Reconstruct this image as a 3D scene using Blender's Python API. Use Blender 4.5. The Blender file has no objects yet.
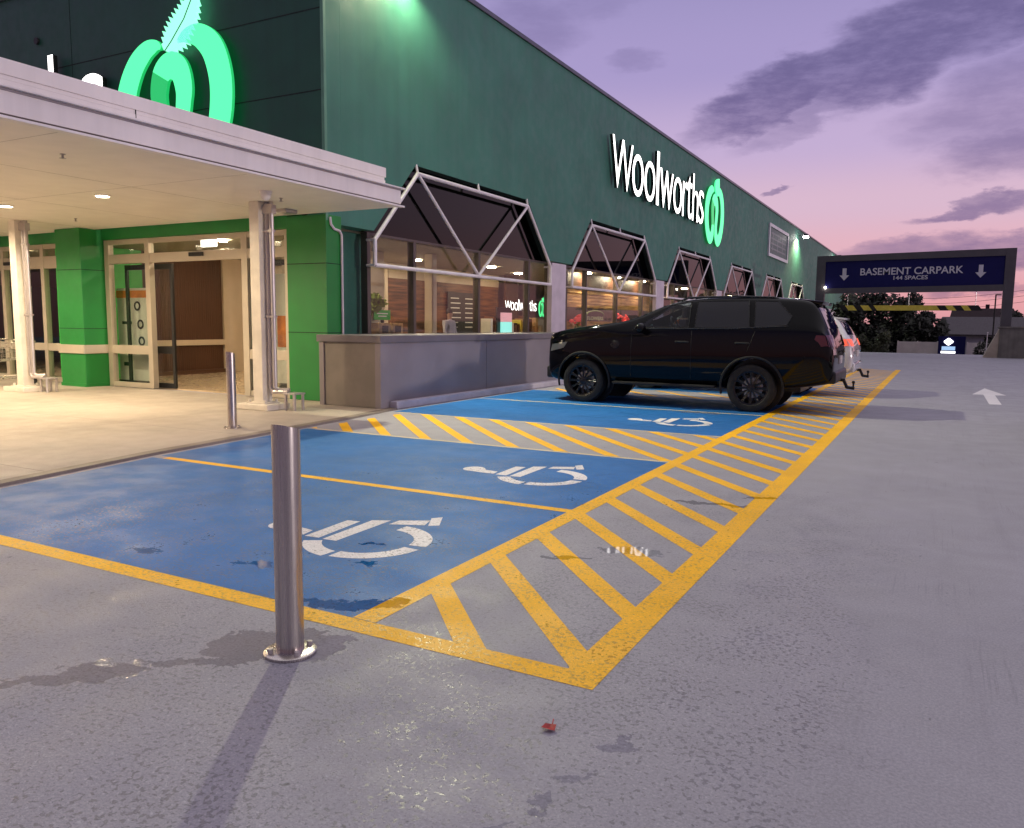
import bpy, bmesh, math, random
from mathutils import Vector, Matrix, noise as mnoise
from mathutils.geometry import tessellate_polygon
random.seed(7)
S = bpy.context.scene
COL = S.collection
R = math.radians

# ------------------------------------------------------------------ node helpers
class NT:
    def __init__(s, tree): s.t = tree; s.n = tree.nodes; s.l = tree.links
    def new(s, typ, **kw):
        n = s.n.new(typ)
        for k, v in kw.items(): setattr(n, k, v)
        return n
    def put(s, sock, v):
        if hasattr(v, 'is_output'): s.l.new(v, sock)
        elif isinstance(v, (tuple, list)) and len(v) == 3 and sock.type == 'RGBA': sock.default_value = (*v, 1)
        else: sock.default_value = v
    def math(s, op, a, b=0.0, c=0.0, clamp=False):
        n = s.new('ShaderNodeMath', operation=op, use_clamp=clamp)
        s.put(n.inputs[0], a); s.put(n.inputs[1], b); s.put(n.inputs[2], c)
        return n.outputs[0]
    def vmath(s, op, a, b=(0, 0, 0)):
        n = s.new('ShaderNodeVectorMath', operation=op)
        s.put(n.inputs[0], a); s.put(n.inputs[1], b)
        return n.outputs[0]
    def noise(s, vec, scale, detail=3, rough=.55, dist=0.0, out=0):
        n = s.new('ShaderNodeTexNoise')
        s.put(n.inputs['Vector'], vec); n.inputs['Scale'].default_value = scale
        n.inputs['Detail'].default_value = detail; n.inputs['Roughness'].default_value = rough
        n.inputs['Distortion'].default_value = dist
        return n.outputs[out]
    def ramp(s, v, a, b, lo=0.0, hi=1.0):           # smooth map a..b -> lo..hi
        n = s.new('ShaderNodeMapRange', interpolation_type='SMOOTHSTEP')
        s.put(n.inputs[0], v); n.inputs[1].default_value = a; n.inputs[2].default_value = b
        n.inputs[3].default_value = lo; n.inputs[4].default_value = hi
        return n.outputs[0]
    def mix(s, f, a, b, blend='MIX'):
        n = s.new('ShaderNodeMix', data_type='RGBA', blend_type=blend)
        s.put(n.inputs[0], f); s.put(n.inputs[6], a); s.put(n.inputs[7], b)
        return n.outputs[2]
    def sep(s, v):
        n = s.new('ShaderNodeSeparateXYZ'); s.put(n.inputs[0], v); return n.outputs
    def comb(s, x, y, z):
        n = s.new('ShaderNodeCombineXYZ')
        for i, v in enumerate((x, y, z)): s.put(n.inputs[i], v)
        return n.outputs[0]

MATS = {}
def base_mat(name):
    m = bpy.data.materials.new(name); m.use_nodes = True
    t = NT(m.node_tree); t.n.clear()
    out = t.new('ShaderNodeOutputMaterial'); b = t.new('ShaderNodeBsdfPrincipled')
    t.l.new(b.outputs[0], out.inputs[0]); MATS[name] = m
    return m, t, b, out

def mat(name, col, rough=.5, metal=0.0, vary=.12, scale=3.0, bump=.0, bscale=60, coat=0.0, spec=.5, stretch=None, streak=0.0):
    m, t, b, out = base_mat(name)
    pos = t.new('ShaderNodeNewGeometry').outputs['Position']
    if stretch: pos = t.vmath('MULTIPLY', pos, stretch)
    n1 = t.noise(pos, scale, 5, .6)
    f = t.ramp(n1, .3, .7, 1 - vary, 1 + vary * .6)
    if streak:
        p2 = t.vmath('MULTIPLY', t.new('ShaderNodeNewGeometry').outputs['Position'], (5, 5, .18))
        f = t.math('MULTIPLY', f, t.ramp(t.noise(p2, 1.0, 4, .6), .35, .75, 1 + streak * .3, 1 - streak))
    c = t.mix(1.0, col, t.comb(f, f, f), 'MULTIPLY')
    t.put(b.inputs['Base Color'], c)
    t.put(b.inputs['Roughness'], t.ramp(t.noise(pos, scale * 4, 3), .3, .7, max(.02, rough * .85), min(1, rough * 1.15)))
    b.inputs['Metallic'].default_value = metal
    b.inputs['Coat Weight'].default_value = coat; b.inputs['Coat Roughness'].default_value = .04
    b.inputs['Specular IOR Level'].default_value = spec
    if bump:
        bn = t.new('ShaderNodeBump'); bn.inputs['Strength'].default_value = bump; bn.inputs['Distance'].default_value = .01
        t.put(bn.inputs['Height'], t.noise(pos, bscale, 4)); t.put(b.inputs['Normal'], bn.outputs[0])
    return m

def emit(name, col, strength, base=(.6, .6, .6)):
    m, t, b, out = base_mat(name)
    b.inputs['Base Color'].default_value = (*base, 1)
    b.inputs['Emission Color'].default_value = (*col, 1); b.inputs['Emission Strength'].default_value = strength
    b.inputs['Roughness'].default_value = .35
    return m

def glass(name, tint=(1, 1, 1), refl=1.0, rough=.01):
    m = bpy.data.materials.new(name); m.use_nodes = True; t = NT(m.node_tree); t.n.clear(); MATS[name] = m
    out = t.new('ShaderNodeOutputMaterial'); tr = t.new('ShaderNodeBsdfTransparent'); gl = t.new('ShaderNodeBsdfGlossy')
    tr.inputs[0].default_value = (*tint, 1); gl.inputs['Roughness'].default_value = rough
    fr = t.new('ShaderNodeFresnel')
    bf = t.new('ShaderNodeNewGeometry').outputs['Backfacing']
    t.put(fr.inputs[0], t.math('ADD', 1.50, t.math('MULTIPLY', bf, 1 / 1.50 - 1.50)))
    mx = t.new('ShaderNodeMixShader')
    t.put(mx.inputs[0], t.math('MULTIPLY', fr.outputs[0], refl, clamp=True))
    t.l.new(tr.outputs[0], mx.inputs[1]); t.l.new(gl.outputs[0], mx.inputs[2]); t.l.new(mx.outputs[0], out.inputs[0])
    return m

# puddles: x, y, half length, half width, angle
PUDDLES = [(-2.46, 2.42, .30, .17, .35), (-2.62, 2.14, .24, .045, .55), (-2.86, 1.88, .17, .10, .5), (-3.05, 1.68, .20, .05, .8), (-2.30, 2.58, .13, .08, .6),
           (-2.42, 3.03, .22, .06, .75), (-2.62, 2.93, .12, .05, .2), (-1.62, 4.58, .20, .085, .2), (-1.9, 4.25, .14, .04, .4),
           (-1.5, 6.15, .28, .05, .1), (-2.9, 3.55, .10, .05, .3), (-1.22, 6.55, .12, .06, .2), (-3.4, 3.2, .12, .04, .2), (-3.1, 3.9, .09, .03, .4), (-4.2, 3.1, .14, .04, .1),
           (-3.35, 12.6, .35, .12, .1), (-.95, 1.98, .07, .03, 1.0), (-.91, 2.16, .05, .025, .9), (-.87, 2.40, .09, .025, 1.0), (-.99, 1.80, .05, .02, 1.0)]

def ground_mat(name, col, rough=.5, tyre=False, wet=1.0, grain=.15, mott=.07, wear=0.0, wearcol=(.2, .19, .2), dotdark=.36):
    m, t, b, out = base_mat(name)
    pos = t.new('ShaderNodeNewGeometry').outputs['Position']
    X, Y, Z = t.sep(pos)
    big = t.ramp(t.noise(pos, .55, 6, .62), .3, .7, 1 - mott, 1 + mott * .55)
    fine = t.ramp(t.noise(pos, 88, 3, .75), .3, .7, 1 - grain, 1 + grain)
    flk = t.ramp(t.noise(pos, 150, 2, .8), .58, .72, 1.0, 1.0 + grain * 1.3)
    fine = t.math('MULTIPLY', fine, flk)
    f = t.math('MULTIPLY', big, fine)
    med = t.ramp(t.noise(pos, 4.5, 6, .7), .35, .7, 1.02, .965)
    f = t.math('MULTIPLY', f, med)
    if tyre:
        sp = t.vmath('MULTIPLY', pos, (5.0, .22, 1))
        st = t.ramp(t.noise(sp, 1.0, 5, .65), .5, .78, 0, 1)
        fs = t.vmath('MULTIPLY', pos, (60.0, 1.2, 1))
        st2 = t.ramp(t.noise(fs, 1.0, 4, .7), .52, .7, 0, 1)
        bx = t.math('MULTIPLY', t.ramp(X, -1.0, .1), t.ramp(X, 3.6, 2.0))
        patch = t.ramp(t.noise(pos, .8, 2), .45, .62)
        dk = t.math('MULTIPLY', t.math('ADD', t.math('MULTIPLY', st, .13), t.math('MULTIPLY', t.math('MULTIPLY', st2, patch), .20)), bx)
        f = t.math('MULTIPLY', f, t.math('SUBTRACT', 1.0, dk))
        spots = t.ramp(t.noise(pos, 14, 2, .5), .72, .76)
        f = t.math('MULTIPLY', f, t.math('SUBTRACT', 1.0, t.math('MULTIPLY', spots, .45)))
    c = t.mix(1.0, col, t.comb(f, f, f), 'MULTIPLY')
    if wear:
        w = t.math('MULTIPLY', t.ramp(t.noise(pos, 22, 6, .75), .60, .68), wear)
        c = t.mix(w, c, wearcol)
    # region where rain beads and small pools are left
    G = t.math('MULTIPLY', t.ramp(t.math('ADD', X, t.math('MULTIPLY', t.noise(pos, 1.6, 3), 1.1)), .75, -.45), t.ramp(Y, 8.5, 4.0, .12, 1.0))
    G = t.math('MULTIPLY', G, t.ramp(X, -6.2, -4.2, .15, 1.0))
    dn = t.noise(pos, 46, 2.5, .55, .3)
    gate = t.ramp(t.noise(pos, 2.3, 4, .6), .32, .66, .058, -.030)
    spots = t.ramp(t.math('SUBTRACT', dn, gate), .565, .585)
    dots = t.math('MULTIPLY', spots, t.ramp(G, .08, .5))
    wn = t.noise(pos, 7, 5, .62, 0, 1)
    wp = t.vmath('ADD', pos, t.vmath('MULTIPLY', t.vmath('SUBTRACT', wn, (.5, .5, .5)), (.34, .34, 0)))
    wn2 = t.noise(pos, 40, 3, .6, 0, 1)
    wp = t.vmath('ADD', wp, t.vmath('MULTIPLY', t.vmath('SUBTRACT', wn2, (.5, .5, .5)), (.05, .05, 0)))
    PX, PY, PZ = t.sep(wp)
    pud = 0.0
    for (px, py, a, bb, an) in PUDDLES:
        dx = t.math('SUBTRACT', PX, px); dy = t.math('SUBTRACT', PY, py)
        ca, sa = math.cos(an), math.sin(an)
        u = t.math('DIVIDE', t.math('ADD', t.math('MULTIPLY', dx, ca), t.math('MULTIPLY', dy, sa)), a)
        v = t.math('DIVIDE', t.math('SUBTRACT', t.math('MULTIPLY', dy, ca), t.math('MULTIPLY', dx, sa)), bb)
        d = t.math('ADD', t.math('MULTIPLY', u, u), t.math('MULTIPLY', v, v))
        pud = t.math('MAXIMUM', pud, t.ramp(d, 1.16, .86))
    wetm = t.math('MULTIPLY', t.math('MAXIMUM', pud, t.math('MULTIPLY', dots, .75)), wet)
    dk = t.math('SUBTRACT', 1.0, t.math('MULTIPLY', t.math('MAXIMUM', t.math('MULTIPLY', pud, .24), t.math('MULTIPLY', dots, dotdark)), wet))
    fl = t.math('MULTIPLY', t.math('MULTIPLY', t.ramp(t.noise(pos, 62, 2, .6), .60, .66), G), t.math('SUBTRACT', 1.0, pud))  # pale flecks paint bead glints into the colour
    dk = t.math('MULTIPLY', dk, t.math('ADD', 1.0, t.math('MULTIPLY', fl, .22 * wet)))
    c = t.mix(1.0, c, t.comb(dk, dk, dk), 'MULTIPLY')
    t.put(b.inputs['Base Color'], c)
    rr = t.ramp(t.noise(pos, 3, 4), .3, .7, rough * .85, rough * 1.2)
    rr = t.math('SUBTRACT', rr, t.math('MULTIPLY', t.math('MULTIPLY', dots, wet), .22))
    pw = t.math('MULTIPLY', pud, wet)
    t.put(b.inputs['Roughness'], t.math('ADD', t.math('MULTIPLY', rr, t.math('SUBTRACT', 1.0, pw)), t.math('MULTIPLY', pw, .045)))
    b.inputs['Specular IOR Level'].default_value = .25
    vo = t.new('ShaderNodeTexVoronoi'); t.put(vo.inputs['Vector'], pos); vo.inputs['Scale'].default_value = 85
    bead = t.math('MULTIPLY', t.ramp(vo.outputs['Distance'], .42, .12), t.math('MULTIPLY', G, wet))
    h = t.math('ADD', t.math('MULTIPLY', t.noise(pos, 160, 3), .35), t.math('MULTIPLY', bead, .6))
    h = t.math('MULTIPLY', h, t.math('SUBTRACT', 1.0, pud))
    bn = t.new('ShaderNodeBump'); bn.inputs['Strength'].default_value = .45; bn.inputs['Distance'].default_value = .004
    t.put(bn.inputs['Height'], h); t.put(b.inputs['Normal'], bn.outputs[0])
    return m

# ------------------------------------------------------------------ materials
M_ground = ground_mat('deck coating', (.308, .296, .342), .62, tyre=True)
M_blue = ground_mat('blue paint', (.012, .128, .405), .56, mott=.2, grain=.14, wear=.10, wearcol=(.10, .17, .30), dotdark=.52)
M_yellow = ground_mat('yellow paint', (.90, .47, .006), .55, mott=.12, grain=.12, wear=.18, wearcol=(.40, .27, .10))
M_pale = ground_mat('pale line paint', (.62, .50, .30), .5, wear=.6, wearcol=(.25, .24, .25))
M_white = ground_mat('white road paint', (.74, .70, .72), .5, mott=.12, wear=.3, wearcol=(.45, .43, .46))
M_path = ground_mat('footpath concrete', (.42, .365, .315), .6, wet=.0, mott=.2)
M_kerb = ground_mat('kerb concrete', (.23, .19, .16), .55, wet=.0, mott=.3)
M_kerbp = mat('painted kerb', (.60, .55, .60), .55, bump=.1)
M_terrain = mat('far earth', (.06, .065, .05), .9, vary=.4, scale=.4)
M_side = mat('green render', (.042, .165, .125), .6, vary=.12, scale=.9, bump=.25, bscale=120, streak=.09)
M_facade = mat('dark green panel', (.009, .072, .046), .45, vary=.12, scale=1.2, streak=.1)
M_green = mat('bright green panel', (.012, .20, .036), .45, vary=.1, scale=2)
M_teal = mat('teal render', (.025, .115, .085), .6, bump=.2, streak=.1)
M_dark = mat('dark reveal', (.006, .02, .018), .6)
M_joint = mat('joint shadow gap', (.004, .012, .011), .8)
M_cap = mat('parapet cap metal', (.12, .12, .14), .35, metal=.6)
M_lilac = mat('white column paint', (.58, .51, .57), .5, bump=.08)
M_pipe = mat('white steel pipe', (.74, .68, .71), .35)
M_canopy = mat('canopy white', (.82, .77, .75), .4, vary=.06, scale=1, streak=.06)
M_soffit = mat('soffit board', (.82, .77, .70), .55, vary=.04)
M_post = mat('cream post', (.72, .66, .58), .4)
M_zinc = mat('galvanised pipe', (.50, .46, .46), .35, metal=.6, vary=.06, scale=2)
M_steel = mat('brushed stainless', (.56, .51, .49), .27, metal=1.0, vary=.12, scale=2, stretch=(40, 40, .6), streak=.0)
M_alu = mat('champagne aluminium', (.52, .46, .37), .4, metal=.25, vary=.06)
M_bronze = mat('bronze mullion', (.10, .08, .07), .4, metal=.3)
M_planter = mat('grey cladding panel', (.27, .235, .25), .45, vary=.1, scale=1.5, bump=.06)
M_plantcap = mat('grey cladding cap', (.17, .15, .165), .4, vary=.1)
M_glass = glass('clear glass', (.93, .95, .94), .62)
M_dglass = glass('tinted upper glass', (.03, .03, .035), .8)
M_black = mat('black plastic', (.008, .008, .009), .45)
M_carblack = mat('black car paint', (.0018, .0018, .0026), .05, spec=.27, vary=.05)
M_carwhite = mat('white car paint', (.62, .60, .62), .25, coat=1.0, vary=.04)
M_carglass = mat('privacy glass', (.005, .005, .010), .02, spec=.62, vary=.02)
M_carglass2 = glass('car windscreen glass', (.62, .66, .70), 1.2)
M_smoke = mat('smoked lens', (.10, .10, .11), .1, coat=.5)
M_tyre = mat('tyre rubber', (.012, .012, .012), .75, bump=.3)
M_rim = mat('black alloy', (.03, .03, .033), .25, metal=.7)
M_rimcut = mat('bright alloy', (.45, .43, .42), .3, metal=.9)
M_chrome = mat('chrome', (.6, .6, .6), .12, metal=1)
M_tail = emit('lit tail light', (1, .16, .07), .8, (.5, .03, .03))
M_tailoff = mat('dark tail light', (.09, .006, .010), .15, coat=.6)
M_reverse = mat('clear lens', (.5, .42, .42), .15)
M_plate = mat('number plate', (.55, .5, .48), .4)
M_signwhite = emit('lit white letter', (1, .97, .93), 3.4, (.8, .8, .8))
M_signside = mat('letter return', (.01, .012, .012), .4)
M_signgreen = emit('lit green acrylic', (.09, 1.0, .36), 1.3, (.05, .5, .2))
M_signgreen2 = emit('lit deeper green acrylic', (.02, .85, .20), .55, (.03, .4, .15))
M_fern = emit('lit pale green acrylic', (.28, 1.0, .60), 1.45, (.1, .5, .3))
M_lamp = emit('lit lamp lens', (1, .93, .80), 28)
M_flood = emit('lit flood lens', (1, .97, .9), 40)
M_down = emit('lit downlight', (1, .86, .62), 22)
M_inlamp = emit('shop ceiling light', (1, .80, .54), 250)
M_exit = emit('lit exit box', (1, .98, .92), 4)
M_cream = mat('cream wall', (.54, .43, .31), .6, vary=.05)
M_wood = mat('brown timber slat', (.085, .036, .019), .5, vary=.2, scale=2, stretch=(14, 14, .4))
M_wood2 = mat('brown timber panel', (.15, .058, .022), .5, vary=.75, scale=1.6, stretch=(1, .6, 9))
M_pine = mat('honey timber slat', (.62, .36, .14), .5, vary=.4, scale=2, stretch=(1, 1, 7))
M_floor = mat('polished shop floor', (.52, .40, .27), .18, vary=.08)
M_ceil = mat('shop ceiling', (.27, .24, .17), .7, vary=.05)
M_gin = mat('interior green panel', (.05, .42, .07), .5, vary=.1)
M_paper = mat('white poster', (.78, .74, .66), .6, vary=.04)
M_ink = mat('black print', (.02, .02, .02), .6)
M_orange = mat('orange print', (.75, .22, .03), .6, vary=.3)
M_pink = emit('lit pink screen', (.9, .40, .45), .8)
M_cyan = emit('lit cyan screen', (.30, .95, .85), 1.1)
M_navy = mat('navy sign face', (.008, .008, .085), .6, vary=.06, spec=.2)
M_gantry = mat('grey gantry steel', (.080, .074, .084), .5, vary=.1)
M_signtext = mat('white sign vinyl', (.62, .60, .66), .5, vary=.05)
M_barY = mat('yellow reflective', (.92, .78, .10), .4)
M_barK = mat('black reflective', (.012, .012, .012), .5)
M_concrete = mat('grey concrete wall', (.17, .155, .14), .7, vary=.2, bump=.15, streak=.2)
M_concrete2 = mat('pale concrete edge', (.42, .35, .28), .7, vary=.15)
M_fence = mat('pale fence board', (.80, .71, .70), .6, vary=.1)
M_roof = mat('dark tiled roof', (.045, .032, .042), .7, vary=.2, scale=5)
M_roof2 = mat('maroon roof', (.026, .009, .016), .8, vary=.2, scale=5)
M_wallh = mat('pale weatherboard', (.42, .40, .47), .6, vary=.1)
M_leafd = mat('dark foliage', (.010, .011, .008), .7, vary=.6, scale=2)
M_leafo = mat('olive foliage', (.04, .045, .018), .7, vary=.6, scale=2)
M_leafin = mat('indoor foliage', (.14, .20, .03), .6, vary=.5, scale=9)
M_bark = mat('bark', (.04, .03, .025), .9)
M_skin = mat('skin', (.32, .18, .12), .6)
M_shirt = mat('pale lilac shirt', (.42, .38, .44), .8)
M_trou = mat('dark trousers', (.02, .02, .025), .8)
M_hair = mat('dark hair', (.012, .010, .009), .6)
M_red = mat('red leaf', (.38, .02, .02), .6, vary=.3, scale=40)
M_redflower = emit('faintly glowing red flowers', (.9, .08, .06), .25, (.6, .05, .05))  # blooms given a faint emission though they are no lamps
M_carton = mat('printed carton', (.50, .30, .14), .7, vary=.3, scale=9)
M_frame = mat('pale sign frame', (.70, .68, .74), .5)
M_ghost = mat('faded sign board', (.060, .125, .120), .5, vary=.2, scale=4)
M_ghost2 = mat('faded sign marks', (.19, .23, .24), .5)
M_wire = mat('cable', (.015, .012, .015), .7)
M_trolley = mat('trolley wire', (.50, .45, .38), .3, metal=.7)
M_emblem = emit('lit white emblem', (1, .98, 1), 3.0)
M_emblem2 = emit('lit blue strip', (.35, .6, .95), .9)

# ------------------------------------------------------------------ geometry helpers
def tag(o, label=None, cat=None, group=None, kind=None):
    if label: o['label'] = label
    if cat: o['category'] = cat
    if group: o['group'] = group
    if kind: o['kind'] = kind
    return o

def thing(name, label, cat, loc=(0, 0, 0), group=None):
    o = bpy.data.objects.new(name, None); COL.objects.link(o); o.location = loc; o.empty_display_size = .2
    return tag(o, label, cat, group)

def wloc(o):
    v = Vector(o.location)
    while o.parent: o = o.parent; v += Vector(o.location)
    return v

class MB:
    def __init__(s): s.v = []; s.f = []; s.mi = []; s.cur = 0
    def add(s, vs, fs):
        o = len(s.v); s.v += [Vector(v) for v in vs]
        for f in fs: s.f.append([i + o for i in f]); s.mi.append(s.cur)
        return s
    def box(s, x0, x1, y0, y1, z0, z1):
        return s.add([(x0, y0, z0), (x1, y0, z0), (x1, y1, z0), (x0, y1, z0), (x0, y0, z1), (x1, y0, z1), (x1, y1, z1), (x0, y1, z1)],
                     [(0, 3, 2, 1), (4, 5, 6, 7), (0, 1, 5, 4), (1, 2, 6, 5), (2, 3, 7, 6), (3, 0, 4, 7)])
    def cyl(s, p0, p1, r0, r1=None, n=16, caps=True):
        p0, p1 = Vector(p0), Vector(p1); r1 = r0 if r1 is None else r1
        d = (p1 - p0).normalized(); a = d.orthogonal().normalized(); b = d.cross(a)
        vs = []
        for p, r in ((p0, r0), (p1, r1)):
            for i in range(n):
                t = 2 * math.pi * i / n; vs.append(p + a * (r * math.cos(t)) + b * (r * math.sin(t)))
        fs = [(i, (i + 1) % n, n + (i + 1) % n, n + i) for i in range(n)]
        if caps: fs += [tuple(range(n - 1, -1, -1)), tuple(range(n, 2 * n))]
        return s.add(vs, fs)
    def tube(s, pts, r, n=10):
        for a, b in zip(pts, pts[1:]): s.cyl(a, b, r, n=n)
        for p in pts[1:-1]: s.ball(p, r, n)
        return s
    def ball(s, c, r, n=10, sq=(1, 1, 1)):
        c = Vector(c); m = max(4, n // 2); vs = []
        for j in range(m + 1):
            ph = math.pi * j / m
            for i in range(n):
                th = 2 * math.pi * i / n
                vs.append(c + Vector((r * sq[0] * math.sin(ph) * math.cos(th), r * sq[1] * math.sin(ph) * math.sin(th), r * sq[2] * math.cos(ph))))
        fs = [(j * n + i, (j + 1) * n + i, (j + 1) * n + (i + 1) % n, j * n + (i + 1) % n) for j in range(m) for i in range(n)]
        return s.add(vs, fs)
    def lathe(s, prof, c, axis, n=32):               # prof: (along axis, radius)
        c = Vector(c); d = Vector(axis).normalized(); a = d.orthogonal().normalized(); b = d.cross(a)
        vs = []
        for (h, r) in prof:
            for i in range(n):
                t = 2 * math.pi * i / n; vs.append(c + d * h + a * (r * math.cos(t)) + b * (r * math.sin(t)))
        fs = [(j * n + i, j * n + (i + 1) % n, (j + 1) * n + (i + 1) % n, (j + 1) * n + i) for j in range(len(prof) - 1) for i in range(n)]
        return s.add(vs, fs)
    def prism(s, poly, fn, d0, d1):                  # poly 2D; fn(u,v,d) -> xyz
        n = len(poly); tri = tessellate_polygon([[Vector((u, v, 0)) for u, v in poly]])
        vs = [fn(u, v, d0) for u, v in poly] + [fn(u, v, d1) for u, v in poly]
        fs = [tuple(t) for t in tri] + [tuple(i + n for i in reversed(t)) for t in tri]
        fs += [(i, (i + 1) % n, n + (i + 1) % n, n + i) for i in range(n)]
        return s.add(vs, fs)
    def sheet(s, poly, z):
        tri = tessellate_polygon([[Vector((u, v, 0)) for u, v in poly]])
        vs = [(u, v, z) for u, v in poly]; fs = []
        for t in tri:
            a, b, c = [Vector((*poly[i], 0)) for i in t]
            fs.append(tuple(t) if (b - a).cross(c - a).z > 0 else tuple(reversed(t)))
        return s.add(vs, fs)
    def build(s, name, mats, parent=None, bevel=0.0, smooth=False, fix=True, seg=2):
        if not isinstance(mats, (list, tuple)): mats = [mats]
        me = bpy.data.meshes.new(name); lo = Vector((min(v.x for v in s.v), min(v.y for v in s.v), min(v.z for v in s.v)))
        hi = Vector((max(v.x for v in s.v), max(v.y for v in s.v), max(v.z for v in s.v)))
        c = Vector(((lo.x + hi.x) / 2, (lo.y + hi.y) / 2, lo.z))
        me.from_pydata([v - c for v in s.v], [], s.f)
        for m in mats: me.materials.append(m)
        me.polygons.foreach_set('material_index', s.mi)
        bm = bmesh.new(); bm.from_mesh(me)
        if fix: bmesh.ops.recalc_face_normals(bm, faces=bm.faces)
        if bevel:
            es = [e for e in bm.edges if len(e.link_faces) == 2 and e.calc_face_angle(0) > .6]
            bmesh.ops.bevel(bm, geom=es, offset=bevel, segments=seg, affect='EDGES', profile=.6, clamp_overlap=True)
        if smooth:
            for f in bm.faces: f.smooth = True
            for e in bm.edges:
                if len(e.link_faces) == 2 and e.calc_face_angle(0) > R(38): e.smooth = False
        bm.to_mesh(me); bm.free(); me.update()
        o = bpy.data.objects.new(name, me); COL.objects.link(o); o.location = c
        if parent: o.parent = parent; o.location = c - wloc(parent)
        return o

def copy_tree(o, parent=None):
    c = o.copy(); COL.objects.link(c)
    if parent: c.parent = parent
    for ch in list(o.children): copy_tree(ch, c)
    return c

def text_tris(body, depth, bold=0.0):
    cu = bpy.data.curves.new('t', 'FONT'); cu.body = body; cu.size = 1; cu.extrude = depth / 2; cu.offset = bold; cu.resolution_u = 5
    o = bpy.data.objects.new('t', cu); COL.objects.link(o)
    dg = bpy.context.evaluated_depsgraph_get(); me = bpy.data.meshes.new_from_object(o.evaluated_get(dg))
    vs = [v.co.copy() for v in me.vertices]; fs = [tuple(p.vertices) for p in me.polygons]; nz = [p.normal.z for p in me.polygons]
    bpy.data.objects.remove(o); bpy.data.curves.remove(cu); bpy.data.meshes.remove(me)
    return vs, fs, nz

def text_mb(body, fn, u0, u1, v0, v1, depth, bold=0.0, side=False, fixbox=None):
    """text fitted to u0..u1 x v0..v1, placed by fn(u,v,d)"""
    vs, fs, nz = text_tris(body, 1.0, bold)
    a0, a1 = min(v.x for v in vs), max(v.x for v in vs); b0, b1 = min(v.y for v in vs), max(v.y for v in vs)
    if fixbox: b0, b1 = fixbox
    mb = MB()
    pts = [fn(u0 + (v.x - a0) / (a1 - a0) * (u1 - u0), v0 + (v.y - b0) / (b1 - b0) * (v1 - v0), (v.z + .5) * depth) for v in vs]
    o = len(mb.v); mb.v += [Vector(p) for p in pts]
    for f, n in zip(fs, nz): mb.f.append(list(f)); mb.mi.append(0 if (not side or n > .7) else 1)
    return mb

def evaluated_mesh(o):
    dg = bpy.context.evaluated_depsgraph_get(); me = bpy.data.meshes.new_from_object(o.evaluated_get(dg)); return me

def bake(o):
    bpy.context.view_layer.update()
    me = evaluated_mesh(o); o.modifiers.clear(); o.data = me
    return o

def skin(name, verts, edges, radii, mat_, parent=None, sub=2):
    me = bpy.data.meshes.new(name); me.from_pydata(verts, edges, []); o = bpy.data.objects.new(name, me); COL.objects.link(o)
    o.modifiers.new('s', 'SKIN'); sd = o.modifiers.new('ss', 'SUBSURF'); sd.levels = sub
    for i, r in enumerate(radii):
        k = me.skin_vertices[0].data[i]; k.radius = (r, r) if not isinstance(r, tuple) else r; k.use_root = (i == 0)
    bake(o); o.data.materials.clear(); o.data.materials.append(mat_)
    for p in o.data.polygons: p.use_smooth = True
    if parent: o.parent = parent
    return o

def rect(x0, x1, y0, y1): return [(x0, y0), (x1, y0), (x1, y1), (x0, y1)]

# ================================================================== SETTING
Z1, Z2, Z3 = .0007, .0014, .0021
def kerbx(y):           # outer edge of the footpath / planter kerb
    pts = [(-30, -5.6), (0, -6.55), (3.69, -6.82), (5.34, -7.1), (8.86, -7.42), (10.28, -7.62), (84, -7.62)]
    for (a, xa), (b, xb) in zip(pts, pts[1:]):
        if y <= b: return xa + (xb - xa) * (y - a) / (b - a)
    return -7.62
g = MB(); g.sheet([(-60, -40), (60, -40), (60, 49), (6.3, 49), (-8.0, 49), (-8.0, 90), (-60, 90)], 0.0)
tag(g.build('ground', M_ground), kind='structure')
g = MB(); g.add([(-8.0, 49, -.003), (60, 49, -.003), (60, 54, -1.45), (-8.0, 54, -1.45), (900, 54, -1.45), (900, 1500, -1.45), (-900, 1500, -1.45), (-900, 90.5, -1.45), (-8.0, 90.5, -1.45), (60, 90.5, -1.45), (900, 90.5, -1.45)],
               [(0, 1, 2, 3), (3, 2, 9, 8), (2, 4, 10, 9), (7, 10, 5, 6)])
tag(g.build('terrain', M_terrain), kind='structure')
ys = [-12, 0, 3.69, 5.34, 8.86, 10.28]
fp = MB(); poly = [(-40, -12)] + [(kerbx(y) - .14, y) for y in ys] + [(kerbx(10.45) - .14, 10.45), (-40, 10.45)]
fp.sheet(poly, .022)
tag(fp.build('footpath', M_path), kind='structure')
# groove lines cut across the footpath concrete
jt = MB()
for yy in (1.6, 4.2, 6.8, 9.4): jt.sheet(rect(-30, kerbx(yy) - .15, yy, yy + .010), .0262)
for xx in (-9.6, -12.2, -14.8, -17.4): jt.sheet(rect(xx, xx + .010, -10, 10.2), .0262)
tag(jt.build('footpath_joints', mat('joint in concrete', (.24, .2, .17), .8)), kind='structure')
kb = MB()
for a, b in zip(ys, ys[1:]):
    xa, xb = kerbx(a), kerbx(b)
    kb.add([(xa - .14, a, 0), (xa, a, 0), (xb, b, 0), (xb - .14, b, 0), (xa - .14, a, .030), (xa - .015, a, .026), (xb - .015, b, .026), (xb - .14, b, .030)],
           [(4, 5, 6, 7), (1, 2, 6, 5), (0, 4, 7, 3)])
tag(kb.build('kerb', M_kerb), kind='structure')

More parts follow.
